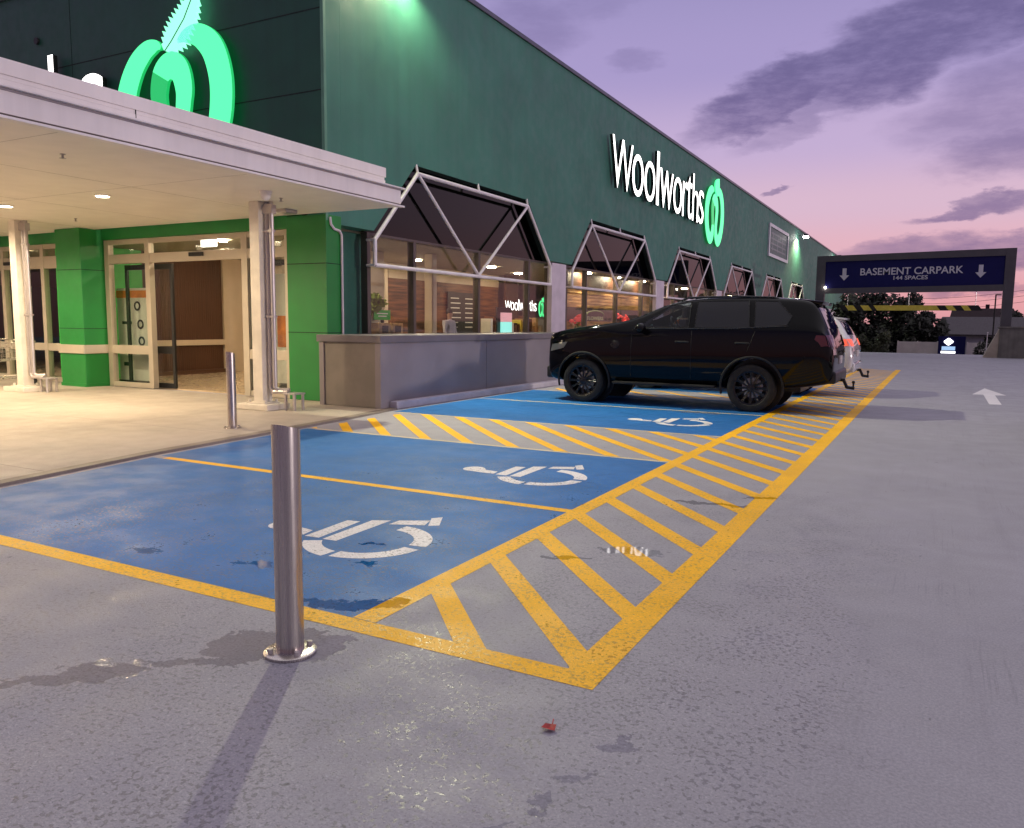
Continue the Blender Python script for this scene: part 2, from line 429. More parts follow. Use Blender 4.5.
# ---- painted bays
IL, IR = -2.38, -2.245      # inner yellow line
OL, OR_ = -1.255, -1.095    # outer yellow line
bp = MB()
def edgep(y): return kerbx(y) + .07
for (y0, y1) in ((2.845, 5.295), (5.40, 7.80), (10.02, 12.70), (12.79, 15.0), (16.45, 19.1), (21.6, 24.2), (26.7, 29.1)):
    n = 5; L = [(edgep(y0 + (y1 - y0) * i / n) if y0 > 3 else edgep(y0 + (y1 - y0) * i / n), y0 + (y1 - y0) * i / n) for i in range(n + 1)]
    bp.sheet([(IL, y0), (IL, y1)] + L[::-1], Z1)
tag(bp.build('blue_bay_paint', M_blue), kind='structure')
yl = MB()
yl.sheet(rect(IL, IR, 2.845, 29.2), Z2)                       # inner long line
yl.sheet(rect(OL, OR_, 2.71, 29.25), Z2)                      # outer long line
yl.sheet([(-9.5, 2.72), (OL, 2.71), (OL, 2.845), (-9.5, 2.85)], Z2) if False else yl.sheet([(edgep(2.75), 2.715), (OL, 2.71), (OL, 2.84), (edgep(2.75), 2.84)], Z2)
yl.sheet(rect(edgep(5.35) + .15, IL, 5.30, 5.395), Z2)
def clip_poly(poly, keep):      # Sutherland-Hodgman against half planes (a,b,c): a*x+b*y<=c
    for (a, b, c) in keep:
        out = []
        for i in range(len(poly)):
            p, q = poly[i], poly[(i + 1) % len(poly)]
            dp, dq = a * p[0] + b * p[1] - c, a * q[0] + b * q[1] - c
            if dp <= 0: out.append(p)
            if dp * dq < 0:
                t = dp / (dp - dq); out.append((p[0] + t * (q[0] - p[0]), p[1] + t * (q[1] - p[1])))
        poly = out
        if len(poly) < 3: return None
    return poly
def stripes(mb, x0, x1, y0, y1, starts, slope, w, z):
    for ys_ in starts:           # stripe whose centre line passes (-2.245, ys_) with dy/dx = slope
        hw = w / 2 * math.sqrt(1 + slope * slope)
        xa, xb = x0 - 1, x1 + 1
        f = lambda x: ys_ + slope * (x + 2.245)
        p = clip_poly([(xa, f(xa) - hw), (xb, f(xb) - hw), (xb, f(xb) + hw), (xa, f(xa) + hw)], [(-1, 0, -x0), (1, 0, x1), (0, -1, -y0), (0, 1, y1)])
        if p: mb.sheet(p, z)
st = [3.40 + .615 * i + .0 for i in range(43)]
stripes(yl, IR, OL, 2.84, 29.2, st, -1.08, .125, Z2)
# hatched aisle between bays two and three, and the aisle past bay four
tag(yl.build('yellow_line_paint', M_yellow), kind='structure')
yh = MB()
stripes(yh, -7.25, IL, 7.87, 9.96, [3.40 + .615 * i for i in range(-2, 12)], -1.02, .125, Z2)
stripes(yh, -7.3, IL, 15.05, 16.40, [9.5 + .95 * i for i in range(0, 8)], -1.02, .11, Z2)
stripes(yh, -7.3, IL, 19.2, 21.5, [12.5 + .95 * i for i in range(0, 10)], -1.02, .11, Z2)
tag(yh.build('aisle_hatch_paint', M_yellow), kind='structure')
pl = MB()
pl.sheet(rect(edgep(7.83) + .12, IL, 7.80, 7.865), Z2); pl.sheet(rect(edgep(9.98) + .1, IL, 9.965, 10.02), Z2)
pl.sheet(rect(edgep(12.7) + .35, IL, 12.705, 12.785), Z2); pl.sheet(rect(-7.2, IL, 15.0, 15.045), Z2); pl.sheet(rect(-7.2, IL, 16.405, 16.45), Z2)
tag(pl.build('pale_line_paint', M_pale), kind='structure')

# ---- wheelchair symbols (stencilled), outline in metres about the wheel
SYM = {'head': [(-3.98, 6.40), (-4.0, 6.48), (-3.96, 6.55), (-3.88, 6.59), (-3.80, 6.56), (-3.76, 6.47), (-3.62, 6.45), (-3.60, 6.34), (-3.70, 6.34), (-3.81, 6.32), (-3.91, 6.33)],
       'bar1': [(-3.57, 6.32), (-3.60, 6.78), (-3.50, 6.80), (-3.46, 6.33)], 'bar2': [(-3.42, 6.32), (-3.45, 6.87), (-3.33, 6.93), (-3.315, 6.33)],
       'leg': [(-3.28, 6.84), (-3.28, 6.96), (-3.09, 7.07), (-3.05, 6.94)], 'foot': [(-3.12, 7.13), (-3.07, 7.20), (-2.96, 6.99), (-3.02, 6.94)],
       'A': None, 'B': None, 'C': None}
def arc(c, r0, r1, a0, a1, n=14):
    A = [R(a0 + (a1 - a0) * k / n) for k in range(n + 1)]
    return [(c[0] + r1 * math.cos(a), c[1] + r1 * math.sin(a)) for a in A] + [(c[0] + r0 * math.cos(a), c[1] + r0 * math.sin(a)) for a in A[::-1]]
SYM['C'] = arc((-3.14, 6.45), .285, .405, 90, 7); SYM['B'] = arc((-3.14, 6.45), .285, .40, -3, -89); SYM['A'] = arc((-3.14, 6.45), .30, .42, -95, -149)
SYM['head'] = [(-3.89 + .10 * math.cos(R(a)) * 1.05, 6.465 + .115 * math.sin(R(a))) for a in range(40, 300, 20)] + [(-3.70, 6.335), (-3.60, 6.34), (-3.62, 6.45), (-3.765, 6.475)]
for (dx, dy, w) in ((-.02, -2.50, 'nearest blue bay beside the steel bollard'), (0, 0, 'second blue bay'), (-.05, 4.72, 'blue bay beside the black car')):
    sm = MB()
    for k, p in SYM.items(): sm.sheet([(x + dx, y + dy) for x, y in p], Z3)
    tag(sm.build('wheelchair_symbol', M_white), 'white stencilled wheelchair symbol on the ' + w, 'road marking', 'wheelchair symbols on the blue bays', 'structure')
ar = MB(); ar.sheet([(.98, 21.6), (.66, 19.45), (.87, 19.52), (.87, 17.08), (1.07, 17.10), (1.08, 19.45), (1.29, 19.55)], Z2)
tag(ar.build('painted_arrow', M_white), 'white arrow painted on the driveway pointing to the basement sign', 'road marking', None, 'structure')

# ================================================================== SUPERMARKET BUILDING
XW, XG, XT = -9.25, -9.47, -9.70      # outer wall face, glass plane
YF = 10.5                  # entrance facade plane
YE = 90.0                  # far end of the building
ZT = 8.15
CW = [15.5 + 8.85 * k for k in range(6)]
B = thing('supermarket', 'long dark green supermarket with gabled side windows and glazed corner entrance', 'building', (-20, 30, 0))
def fx(u, v, d): return (XW - d, u, v)     # u along Y, v up, d inwards
ZB = 3.06
poly = [(10.905, ZB)]
for c in CW: poly += [(c - 3.72, ZB), (c - 2.40, 4.45), (c + 2.40, 4.45), (c + 3.72, ZB)]
poly += [(YE, ZB), (YE, ZT), (10.905, ZT)]
w = MB().prism(poly, fx, 0, .42); w.build('side_wall', M_side, B)
# parapet capping with a drip edge
cp = MB(); cp.box(XW - .5, XW + .05, 10.43, YE + .05, ZT, ZT + .10); cp.box(-42, XW - .5, 10.43, 10.93, ZT, ZT + .10)
cp.box(-42, -41.5, 10.93, YE, ZT, ZT + .10)
cp.build('parapet_cap', M_cap, B, bevel=.01)
# underside soffit behind the glass line, roof and hidden walls
rf = MB(); rf.box(-42, XG - .05, 10.85, YE, 7.6, 7.8); rf.build('roof', M_dark, B)
ew = MB(); ew.box(-42, XW - .43, YE - .3, YE - .003, 0, ZT - .01); ew.box(-42, -41.7, YF + .5, YE - .3, 0, ZT - .01); ew.build('rear_wall', M_side, B)
# recessed lower wall (teal) at the corner, and blank lower wall at the far end
lw = MB(); lw.box(XT - .25, XT + .02, 10.88, 12.2, .0, ZB - .003); lw.build('recessed_wall', M_teal, B)
lw = MB(); lw.box(XT - .25, XW - .02, CW[-1] + 4.25, YE - .01, 0, ZB - .004); lw.build('lower_wall', M_lilac, B)
# columns between the windows
edges = [(c + 3.86, c2 - 3.86) for c, c2 in zip(CW, CW[1:])] + [(CW[-1] + 3.86, CW[-1] + 4.25)]
for a, b in edges:
    MB().box(XW - .13, XW + .012, a - .02, b - .25, 0, ZB - .035).build('column', M_lilac, B, bevel=.012)
# windows
def pipe(mb, pts, r=.042):
    mb.tube([(XW + .02, y, z) for y, z in pts], r, 10)
for i, c in enumerate(CW):
    up = MB(); pol = [(c - 3.80, 3.047), (c - 2.6, 4.62), (c + 3.0, 4.62), (c + 4.3, 3.047)]
    up.prism(pol, lambda u, v, d: (XG - d, u, v), 0, .02)
    wn = up.build('upper_window', M_dglass, B)
    lo = MB(); lo.box(XG - .018, XG - .002, c - 3.68, c + 4.9, .9, 3.024); lo.build('lower_pane', M_glass, wn)
    tr = MB()
    pipe(tr, [(c - 3.72, 2.44), (c - 3.72, 2.90), (c - 2.36, 4.295), (c + 2.36, 4.295), (c + 3.72, 2.90), (c + 3.72, 2.44), (c - 3.72, 2.44)], .039)
    pipe(tr, [(c - 2.34, 4.28), (c + .0, 2.46)], .034); pipe(tr, [(c + 2.34, 4.28), (c + .0, 2.46)], .034)
    for yy in (c - 2.36, c, c + 2.36): tr.cyl((XW + .02, yy, 4.295), (XW - .02, yy, 4.47), .028, n=8)
    for yy, zz in ((c - 3.72, 2.44), (c + 3.72, 2.44), (c - 3.72, 2.9), (c + 3.72, 2.9), (c, 2.44)): tr.cyl((XW + .02, yy, zz), (XG + .05, yy, zz), .025, n=8)
    tr.build('truss_frame', M_pipe, wn, smooth=True)
    mu = MB()
    for yy in (c - 2.2, c + .35, c + 2.85): mu.box(XG - .10, XG + .05, yy - .045, yy + .045, .9, 3.02)
    for yy in (c - 3.66, c + 4.1): mu.box(XG - .10, XG + .05, yy - .05, yy + .05, .9, 3.02)
    mu.box(XG - .10, XG + .045, c - 3.7, c + 4.9, 2.995, 3.045)
    mu.build('mullion', M_bronze, wn)
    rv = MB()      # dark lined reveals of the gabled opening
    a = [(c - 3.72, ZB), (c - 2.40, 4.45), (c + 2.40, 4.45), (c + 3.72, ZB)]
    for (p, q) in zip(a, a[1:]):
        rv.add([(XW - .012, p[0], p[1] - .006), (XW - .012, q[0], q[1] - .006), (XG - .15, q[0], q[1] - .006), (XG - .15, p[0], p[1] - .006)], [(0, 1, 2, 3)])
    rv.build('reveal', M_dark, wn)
# added black sheet standing in for the dark above the shop ceiling
vb = MB(); vb.box(-10.9, -10.8, 11.0, YE - .5, 3.05, 7.4); vb.build('dark_void_sheet', M_black, B)

# entrance facade
def fy(u, v, d): return (u, YF + d, v)
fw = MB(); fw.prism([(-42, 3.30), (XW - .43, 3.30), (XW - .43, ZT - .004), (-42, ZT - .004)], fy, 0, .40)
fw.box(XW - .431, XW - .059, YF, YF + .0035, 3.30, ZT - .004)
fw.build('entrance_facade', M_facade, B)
for zz in (4.02, 5.22, 6.52): MB().box(-42, XW - .07, YF - .004, YF + .02, zz, zz + .018).build('panel_joint', M_joint, B)
for xx in (-15.9, -19.1, -22.3): MB().box(xx, xx + .012, YF - .0035, YF + .02, 3.3, ZT - .01).build('panel_joint', M_joint, B)
cf = MB(); cf.box(XW - .42, XW - .0005, YF + .004, 10.904, ZB, ZT - .003); cf.build('corner_return', M_side, B)
cf = MB(); cf.box(XW - .058, XW + .006, YF - .012, YF + .05, 3.10, ZT - .003); cf.build('corner_flashing', mat('flashing painted as lit', (.10, .24, .17), .5), B, bevel=.004)  # paler green paints in the light on the corner flashing
vt = MB(); vt.cyl((-17.0, YF - .05, 7.15), (-17.0, YF + .05, 7.15), .07, n=12); vt.build('vent_cowl', M_black, B)
lt = MB(); lt.box(-42, -10.145, YF - .01, YF + .38, 3.0, 3.297); lt.build('lintel', M_green, B)
def pillar(x0, x1, y0, y1, name='pillar'):
    p = MB(); p.box(x0, x1, y0, y1, .022, 3.2 if y0 < YF else 3.0)
    q = p.build(name, M_green, B, bevel=.006)
    for zz in (1.20, 2.38): MB().box(x0 - .002, x1 + .002, y0 - .002, y1 - .03, zz, zz + .012).build('joint', M_joint, q)
    return q
p1 = pillar(-10.14, XW + .004, YF - .02, 10.875)
p2 = pillar(-16.02, -15.22, 10.02, 10.62)
p3 = pillar(-21.2, -20.4, 10.02, 10.55)
bd = MB(); bd.box(-16.04, -15.19, 9.985, 10.53, .70, .875); bd.build('crash_rail', M_alu, p2, bevel=.006)
bs = MB(); bs.box(-16.035, -15.205, 10.005, 10.5, .024, .09); bs.build('plinth', M_green, p2)
# glazed screens: frame bars, transom, glass
def bar(mb, x0, x1, z0, z1, y0=YF + .02, y1=YF + .14): mb.box(x0, x1, y0, y1, z0, z1)
fr = MB()
for x0, x1 in ((-15.2, -15.06), (-13.95, -13.82), (-11.30, -11.15), (-10.24, -10.145)): bar(fr, x0, x1, .022, 2.995)
for z0, z1 in ((2.90, 2.996), (2.52, 2.70)): bar(fr, -15.19, -10.15, z0, z1, YF + .03, YF + .13)
bar(fr, -15.06, -13.95, .70, .875, YF + .03, YF + .13); bar(fr, -11.15, -10.24, .70, .875, YF + .03, YF + .13)
bar(fr, -15.06, -13.95, .022, .12, YF + .03, YF + .13); bar(fr, -11.15, -10.24, .022, .12, YF + .03, YF + .13)
scr = fr.build('entrance_screen', M_alu, B, bevel=.006)
gl = MB(); gl.box(-15.06, -13.95, YF + .075, YF + .085, .12, 2.52); gl.box(-11.15, -10.24, YF + .075, YF + .085, .12, 2.52); gl.box(-15.06, -10.24, YF + .075, YF + .085, 2.70, 2.90)
gl.build('pane', M_glass, scr)
sn = MB(); sn.box(-12.66, -12.28, YF - .005, YF + .03, 2.60, 2.675); sn.build('door_sensor', M_black, scr, bevel=.01)
# sliding leaves parked open
def leaf(x0, x1, y):
    f = MB()
    for a, b, c_, d_ in ((x0, x0 + .07, .03, 2.50), (x1 - .07, x1, .03, 2.50), (x0 + .07, x1 - .07, 2.40, 2.50), (x0 + .07, x1 - .07, .03, .13), (x0 + .07, x1 - .07, .72, .86)):
        f.box(a, b, y, y + .05, c_, d_)
    o = f.build('sliding_door', M_black, B, bevel=.004)
    MB().box(x0 + .07, x1 - .07, y + .02, y + .03, .13, 2.40).build('pane', M_glass, o)
leaf(-14.85, -13.42, YF + .22); leaf(-11.47, -10.25, YF + .22)
# second screen beyond the pillar
fr = MB()
for x0, x1 in ((-20.4, -20.28), (-18.9, -18.78), (-17.4, -17.28), (-16.13, -16.03)): bar(fr, x0, x1, .022, 2.995)
for z0, z1 in ((2.90, 2.996), (2.48, 2.74), (.70, .86), (.022, .12)): bar(fr, -20.4, -16.03, z0, z1, YF + .03, YF + .13)
s2 = fr.build('entrance_screen', M_alu, B, bevel=.006)
MB().box(-20.3, -16.1, YF + .075, YF + .085, .12, 2.90).build('pane', M_glass, s2)
MB().box(-18.75, -18.35, YF - .003, YF + .03, 2.58, 2.65).build('door_sensor', M_black, s2)
# conduit at the corner
cd = MB(); cd.tube([(XW + .03, 10.56, 3.16), (XW + .03, 10.58, 3.04), (XW + .03, 10.66, 2.97), (XW + .03, 10.80, 2.95), (XW + .03, 10.85, 2.88), (XW + .03, 10.85, .05)], .022, 8)
cd.build('conduit', M_lilac, B, smooth=True)

# ---- interior
fl = MB(); fl.box(-41.6, XG - .10, YF + .25, 46, -.05, .030); fl.build('shop_floor', M_floor, B)
ce = MB(); ce.box(-41.6, XG - .13, YF + .42, 80, 3.03, 3.10); ce.build('shop_ceiling', M_ceil, B)
# vestibule left wall in three finishes
a = MB(); a.box(-16.9, -16.75, 10.56, 12.55, .03, 3.02); a.build('inner_wall', M_gin, B)
sl = MB(); sl.box(-16.9, -16.80, 12.551, 14.95, .03, 3.02)
for k in range(38): sl.box(-16.80, -16.785, 12.565 + k * .062, 12.565 + k * .062 + .052, .13, 2.9)
sl.box(-16.80, -16.71, 12.56, 14.94, .03, .128)
rl_ = MB(); rl_.box(-16.784, -16.72, 12.56, 14.94, .76, .90); rl_.build('wall_rail', M_cream, B)
sl.build('slatted_wall', M_wood, B)
a = MB(); a.box(-16.9, -16.74, 14.951, 22, .03, 3.02); a.box(-16.7, -13.75, 22, 22.1, .03, 3.02); a.build('cream_wall', M_cream, B)
a = MB(); a.box(-11.75, -11.6, 12.0, 15.15, .03, 3.02); a.build('cream_wall', M_cream, B)
# cafe wall in timber seen through the first side window
a = MB(); a.box(-13.6, -13.5, 17.8, 24.0, .03, 2.62); a.box(-13.499, -13.45, 19.6, 20.3, .03, 2.62); a.build('timber_wall', M_wood2, B)
a = MB(); a.box(-13.6, -13.5, 15.2, 17.79, .03, 3.02); a.box(-13.7, -13.49, 17.8, 24.0, 2.621, 3.02); a.build('cream_wall', M_cream, B)
a = MB(); a.box(-10.95, -10.72, 15.85, 16.05, .03, 3.02); a.build('inner_column', M_cream, B, bevel=.02)
a = MB(); a.box(-13.445, -13.42, 20.7, 22.5, .9, 2.35); a.build('menu_board', mat('dark menu board', (.03, .03, .032), .6), B)
a = MB()
rr = random.Random(3)
for y0 in (20.85, 21.7):
    for k in range(7):
        zz = 2.15 - k * .15
        MB().box(-13.418, -13.412, y0, y0 + rr.uniform(.4, .7), zz, zz + .03).build('menu_line', M_paper, B)
# slatted display wall behind the second side window
a = MB(); a.box(-10.40, -10.30, 22.2, 31.0, .03, 2.50)
for k in range(15): a.box(-10.30, -10.25, 22.2, 31.0, .95 + k * .102, .95 + k * .102 + .060)
a.build('slat_display_wall', M_pine, B)
a = MB(); a.box(-10.40, -10.26, 22.2, 31.0, 2.51, 3.02); a.build('bulkhead', M_wood, B)
a = MB(); a.box(-13.3, -13.2, 24.01, 24.9, .03, 3.02); a.build('dark_wall', M_wood, B)
# gondola of goods under the inside sign
a = MB(); a.box(-12.2, -11.75, 20.4, 23.9, .03, 1.05); a.build('shelving', M_cream, B)
rq = random.Random(21)
for k in range(16):
    yy = 20.45 + k * .215; MB().box(-12.1, -11.76, yy, yy + rq.uniform(.12, .19), 1.052, 1.052 + rq.uniform(.18, .62)).build('stock', [M_carton, M_orange, M_barY, M_wood2, M_gin, M_paper][rq.randrange(6)], B)
# shop back walls
a = MB(); a.box(-26.0, -25.8, 24, 60, .03, 3.02); a.box(-25.8, -9.95, 62, 62.2, .03, 3.02); a.build('cream_wall', M_cream, B)
for k in range(4):
    y0 = 31 + k * 8
    a = MB(); a.box(-12.0, -11.8, y0, y0 + 5.5, .03, 2.2)
    for q in range(4): a.box(-11.8, -11.45, y0, y0 + 5.5, .3 + q * .5, .34 + q * .5)
    rq = random.Random(k)
    sh = a.build('shelving', M_cream, B)
    for q in range(4):
        b_ = MB(); yy = y0 + .05
        while yy < y0 + 5.3:
            wq = rq.uniform(.12, .4); b_.box(-11.79, -11.5, yy, yy + wq, .342 + q * .5, .342 + q * .5 + rq.uniform(.2, .36)); yy += wq + .03
        b_.build('stock', [M_carton, M_gin, M_orange, M_wood2][q], sh)
# ceiling lights inside (emitting panels)
for (x, y) in ((-13.0, 11.6), (-14.8, 13.4), (-12.8, 14.6), (-15.4, 17.5), (-18.5, 13), (-19.5, 11.4), (-11.4, 13.6), (-12.2, 17.3), (-11.6, 20.2), (-12.2, 23.0), (-10.02, 23.6), (-10.02, 26.2), (-10.02, 28.8), (-15, 26), (-12.5, 29.8), (-10.2, 35), (-10.2, 44), (-10.2, 53)):
    MB().cyl((x, y, 3.028), (x, y, 3.0), .12, n=20).build('shop_ceiling_light', M_inlamp, B)
ex = MB(); ex.box(-12.45, -12.08, 10.62, 10.68, 2.78, 2.955); ex.build('exit_box', M_exit, B)

# ---- things inside, each on its own
t = thing('poster_stand', 'white freestanding poster with black icons behind the entrance glass', 'poster', (-14.95, 10.95, .03))
MB().box(-15.45, -14.45, 10.95, 10.99, .12, 2.05).build('board', M_paper, t)
MB().box(-15.45, -14.45, 10.93, 10.948, 1.85, 2.0).build('header', M_orange, t)
ic = MB()
for (x, z) in ((-14.8, 1.68), (-14.72, 1.3), (-14.7, .95)):
    MB().lathe([(0, .06), (0, .10), (-.008, .10), (-.008, .06), (0, .06)], (x, 10.944, z), (0, 1, 0), 16).build('icon', M_ink, t)
MB().box(-15.3, -15.0, 10.938, 10.947, 1.3, 1.36).build('icon', M_ink, t); MB().box(-15.3, -15.05, 10.938, 10.947, .42, .5).build('icon', M_ink, t)
MB().box(-15.4, -14.5, 10.88, 11.06, .031, .12).build('foot', M_black, t)
t = thing('poster_stand', 'tall poster with an orange picture behind the right entrance glass', 'poster', (-11.0, 11.4, .03))
MB().box(-11.35, -10.75, 11.4, 11.44, .2, 2.3).build('board', M_paper, t)
MB().box(-11.3, -10.8, 11.385, 11.398, .9, 1.5).build('picture', M_orange, t); MB().box(-11.25, -10.85, 11.35, 11.5, .031, .2).build('foot', M_black, t)
# indoor sign with letters and apple mark
def apple(mb, fn, cu, cv, w, h, d0, d1, part='all'):
    """apple mark as one ribbon W; centre cu,cv"""
    path = [(-.15, .84, .02), (-.24, .88, .07), (-.42, .83, .12), (-.63, .62, .155), (-.79, .25, .175), (-.81, -.2, .175), (-.71, -.58, .165), (-.55, -.84, .155), (-.37, -.91, .15), (-.21, -.76, .15), (-.155, -.45, .125), (-.20, -.05, .125), (-.22, .20, .14), (-.155, .46, .15), (0, .56, .155),
            (.155, .46, .15), (.22, .20, .14), (.20, -.05, .125), (.155, -.45, .125), (.21, -.76, .15), (.37, -.91, .15), (.55, -.84, .155), (.71, -.58, .165), (.81, -.2, .175), (.82, .25, .175), (.71, .66, .165), (.50, .89, .13), (.28, .93, .08), (.14, .87, .02)]
    # smooth by Catmull-Rom
    P = [path[0]] + path + [path[-1]]; pts = []
    for i in range(1, len(P) - 2):
        for k in range(6):
            t_ = k / 6
            q = []
            for c in range(3):
                p0, p1, p2, p3 = P[i - 1][c], P[i][c], P[i + 1][c], P[i + 2][c]
                q.append(.5 * ((2 * p1) + (-p0 + p2) * t_ + (2 * p0 - 5 * p1 + 4 * p2 - p3) * t_ ** 2 + (-p0 + 3 * p1 - 3 * p2 + p3) * t_ ** 3))
            pts.append(q)
    pts.append(list(path[-1]))
    L, Rr = [], []
    for i, (x, y, wd) in enumerate(pts):
        a_, b_ = pts[max(0, i - 1)], pts[min(len(pts) - 1, i + 1)]
        dx, dy = (b_[0] - a_[0]) * w, (b_[1] - a_[1]) * h; n_ = math.hypot(dx, dy) or 1
        nx, ny = -dy / n_, dx / n_; hw = wd * w * .5
        L.append((cu + x * w / 2 * 1.0 + nx * hw, cv + y * h / 2 + ny * hw)); Rr.append((cu + x * w / 2 - nx * hw, cv + y * h / 2 - ny * hw))
    n = len(pts); o = len(mb.v)
    for arr, d in ((L, d0), (Rr, d0), (L, d1), (Rr, d1)): mb.v += [Vector(fn(u, v, d)) for u, v in arr]
    for i in range(n - 1):
        arch = n * .36 < i < n * .50
        for q, c in (((o + i, o + i + 1, o + n + i + 1, o + n + i), 1), ((o + 2 * n + i, o + 3 * n + i, o + 3 * n + i + 1, o + 2 * n + i + 1), 1 if arch and i < n * .455 else 0),
                  ((o + i, o + 2 * n + i, o + 2 * n + i + 1, o + i + 1), 1), ((o + n + i, o + n + i + 1, o + 3 * n + i + 1, o + 3 * n + i), 1)):
            mb.f.append(list(q)); mb.mi.append(c)
    for i in (0, n - 1): mb.f.append([o + i, o + n + i, o + 3 * n + i, o + 2 * n + i]); mb.mi.append(1)

def leaf_mb(mb, fn, base, tip, wid, d0, d1, teeth=0):
    bx, by = base; tx, ty = tip; dx, dy = tx - bx, ty - by; L = math.hypot(dx, dy); ux, uy = dx / L, dy / L; nx, ny = -uy, ux
    left, right = [], []
    N = 40 if not teeth else teeth * 2
    for i in range(N + 1):
        s_ = i / N; hw = wid * (math.sin(math.pi * min(1, s_ ** .75)) ** .8) * (1 - .25 * s_)
        bend = .10 * L * math.sin(math.pi * s_)
        k = 1.0
        if teeth and 0 < i < N: k = 1.08 if i % 2 else .70
        cx, cy = bx + ux * L * s_ - nx * bend, by + uy * L * s_ - ny * bend
        left.append((cx + nx * hw * k, cy + ny * hw * k)); right.append((cx - nx * hw * k, cy - ny * hw * k))
    mb.prism([left[0]] + left[1:-1] + [left[-1]] + right[1:-1][::-1], fn, d0, d1)

LET = [('W', 23.3, 25.09, 1), ('o', 25.06, 26.12, 0), ('o', 26.24, 27.33, 0), ('l', 27.49, 27.74, 2), ('w', 27.86, 29.40, 0), ('o', 29.46, 30.52, 0), ('r', 30.62, 31.26, 0), ('t', 31.22, 31.88, 3), ('h', 31.98, 32.80, 2), ('s', 32.86, 33.62, 0)]
def letters(fn, a0, a1, z0, z1, depth, parent):
    top = {0: .735, 1: .83, 2: 1.0, 3: .90}
    for ch, l0, l1, k in LET:
        q0 = a0 + (l0 - 23.3) / 10.32 * (a1 - a0); q1 = a0 + (l1 - 23.3) / 10.32 * (a1 - a0)
        text_mb(ch, fn, q0, q1, z0, z0 + (z1 - z0) * top[k], depth, bold=-.010, side=True).build('letter', [M_signwhite, M_signside], parent)
def sign_on_side(name, label, x, y0, y1, z0, z1, ay, az, aw, ah, depth, parent=None, stand=.10):
    t = thing(name, label, 'sign', (x, (y0 + y1) / 2, z0))
    fn = lambda u, v, d: (x + stand + d, u, v)
    letters(fn, y0, y1, z0, z1, depth, t)
    ap = MB(); apple(ap, fn, ay, az, aw, ah, 0, depth * .15); am = ap.build('apple_mark', [M_signgreen, M_signgreen2], t)
    lf = MB(); leaf_mb(lf, fn, (ay - .02 * aw, az + ah * .42), (ay + .14 * aw, az + ah * .69), aw * .135, 0, depth * .5); lf.build('leaf', M_signgreen, am)
    return t
sign_on_side('illuminated_sign', 'lit white lettering with green apple mark high on the long side wall', XW, 23.02, 33.48, 5.58, 7.40, 35.68, 6.26, 3.3, 2.34, .10)
sign_on_side('illuminated_sign', 'small lit white lettering with green apple inside the first side window', -11.6, 20.95, 23.05, 1.80, 2.14, 23.52, 1.90, .55, .52, .03, stand=.02)
# brackets behind the two lettering sets are part of the wall fixing rail
t = thing('illuminated_sign', 'large lit green apple with fern leaf and white lettering above the canopy', 'sign', (-13, YF, 4))
ff = lambda u, v, d: (u, YF - .10 - d, v)
ap = MB(); apple(ap, ff, -12.78, 5.36, 3.14, 2.45, 0, .06); am = ap.build('apple_mark', [M_signgreen, M_signgreen2], t)
lf = MB(); leaf_mb(lf, ff, (-12.93, 6.33), (-11.98, 7.42), .40, .0, .06, teeth=15); fo = lf.build('fern_leaf', M_fern, am)
mr = MB(); mr.tube([ff(-12.95, 6.28, .062), ff(-12.72, 6.46, .062), ff(-12.36, 6.80, .062), ff(-12.05, 7.25, .062)], .010, 6); mr.build('leaf_rib', M_signside, fo)
letters(ff, -25.70, -14.62, 4.72, 6.72, .10, t)

# ---- faded framed board on the side wall
t = thing('wall_board', 'pale framed board fixed high on the side wall beside a floodlight', 'board', (XW, 51.7, 5.6))
MB().box(XW + .004, XW + .05, 48.7, 54.7, 5.68, 7.22).build('panel', M_ghost, t)
f_ = MB()
for (a_, b_, c_, d_) in ((48.45, 54.95, 7.22, 7.40), (48.45, 54.95, 5.50, 5.68), (48.45, 48.70, 5.68, 7.22), (54.70, 54.95, 5.68, 7.22)): f_.box(XW + .004, XW + .10, a_, b_, c_, d_)
f_.build('frame', M_frame, t)
f_ = MB()
for zz in (5.95, 6.25, 6.55, 6.85): f_.box(XW + .051, XW + .056, 49.2, 54.2, zz, zz + .10)
for yy in (49.6, 51.2, 52.8): f_.box(XW + .0515, XW + .0565, yy, yy + .25, 5.9, 7.0)
f_.build('marks', M_ghost2, t)

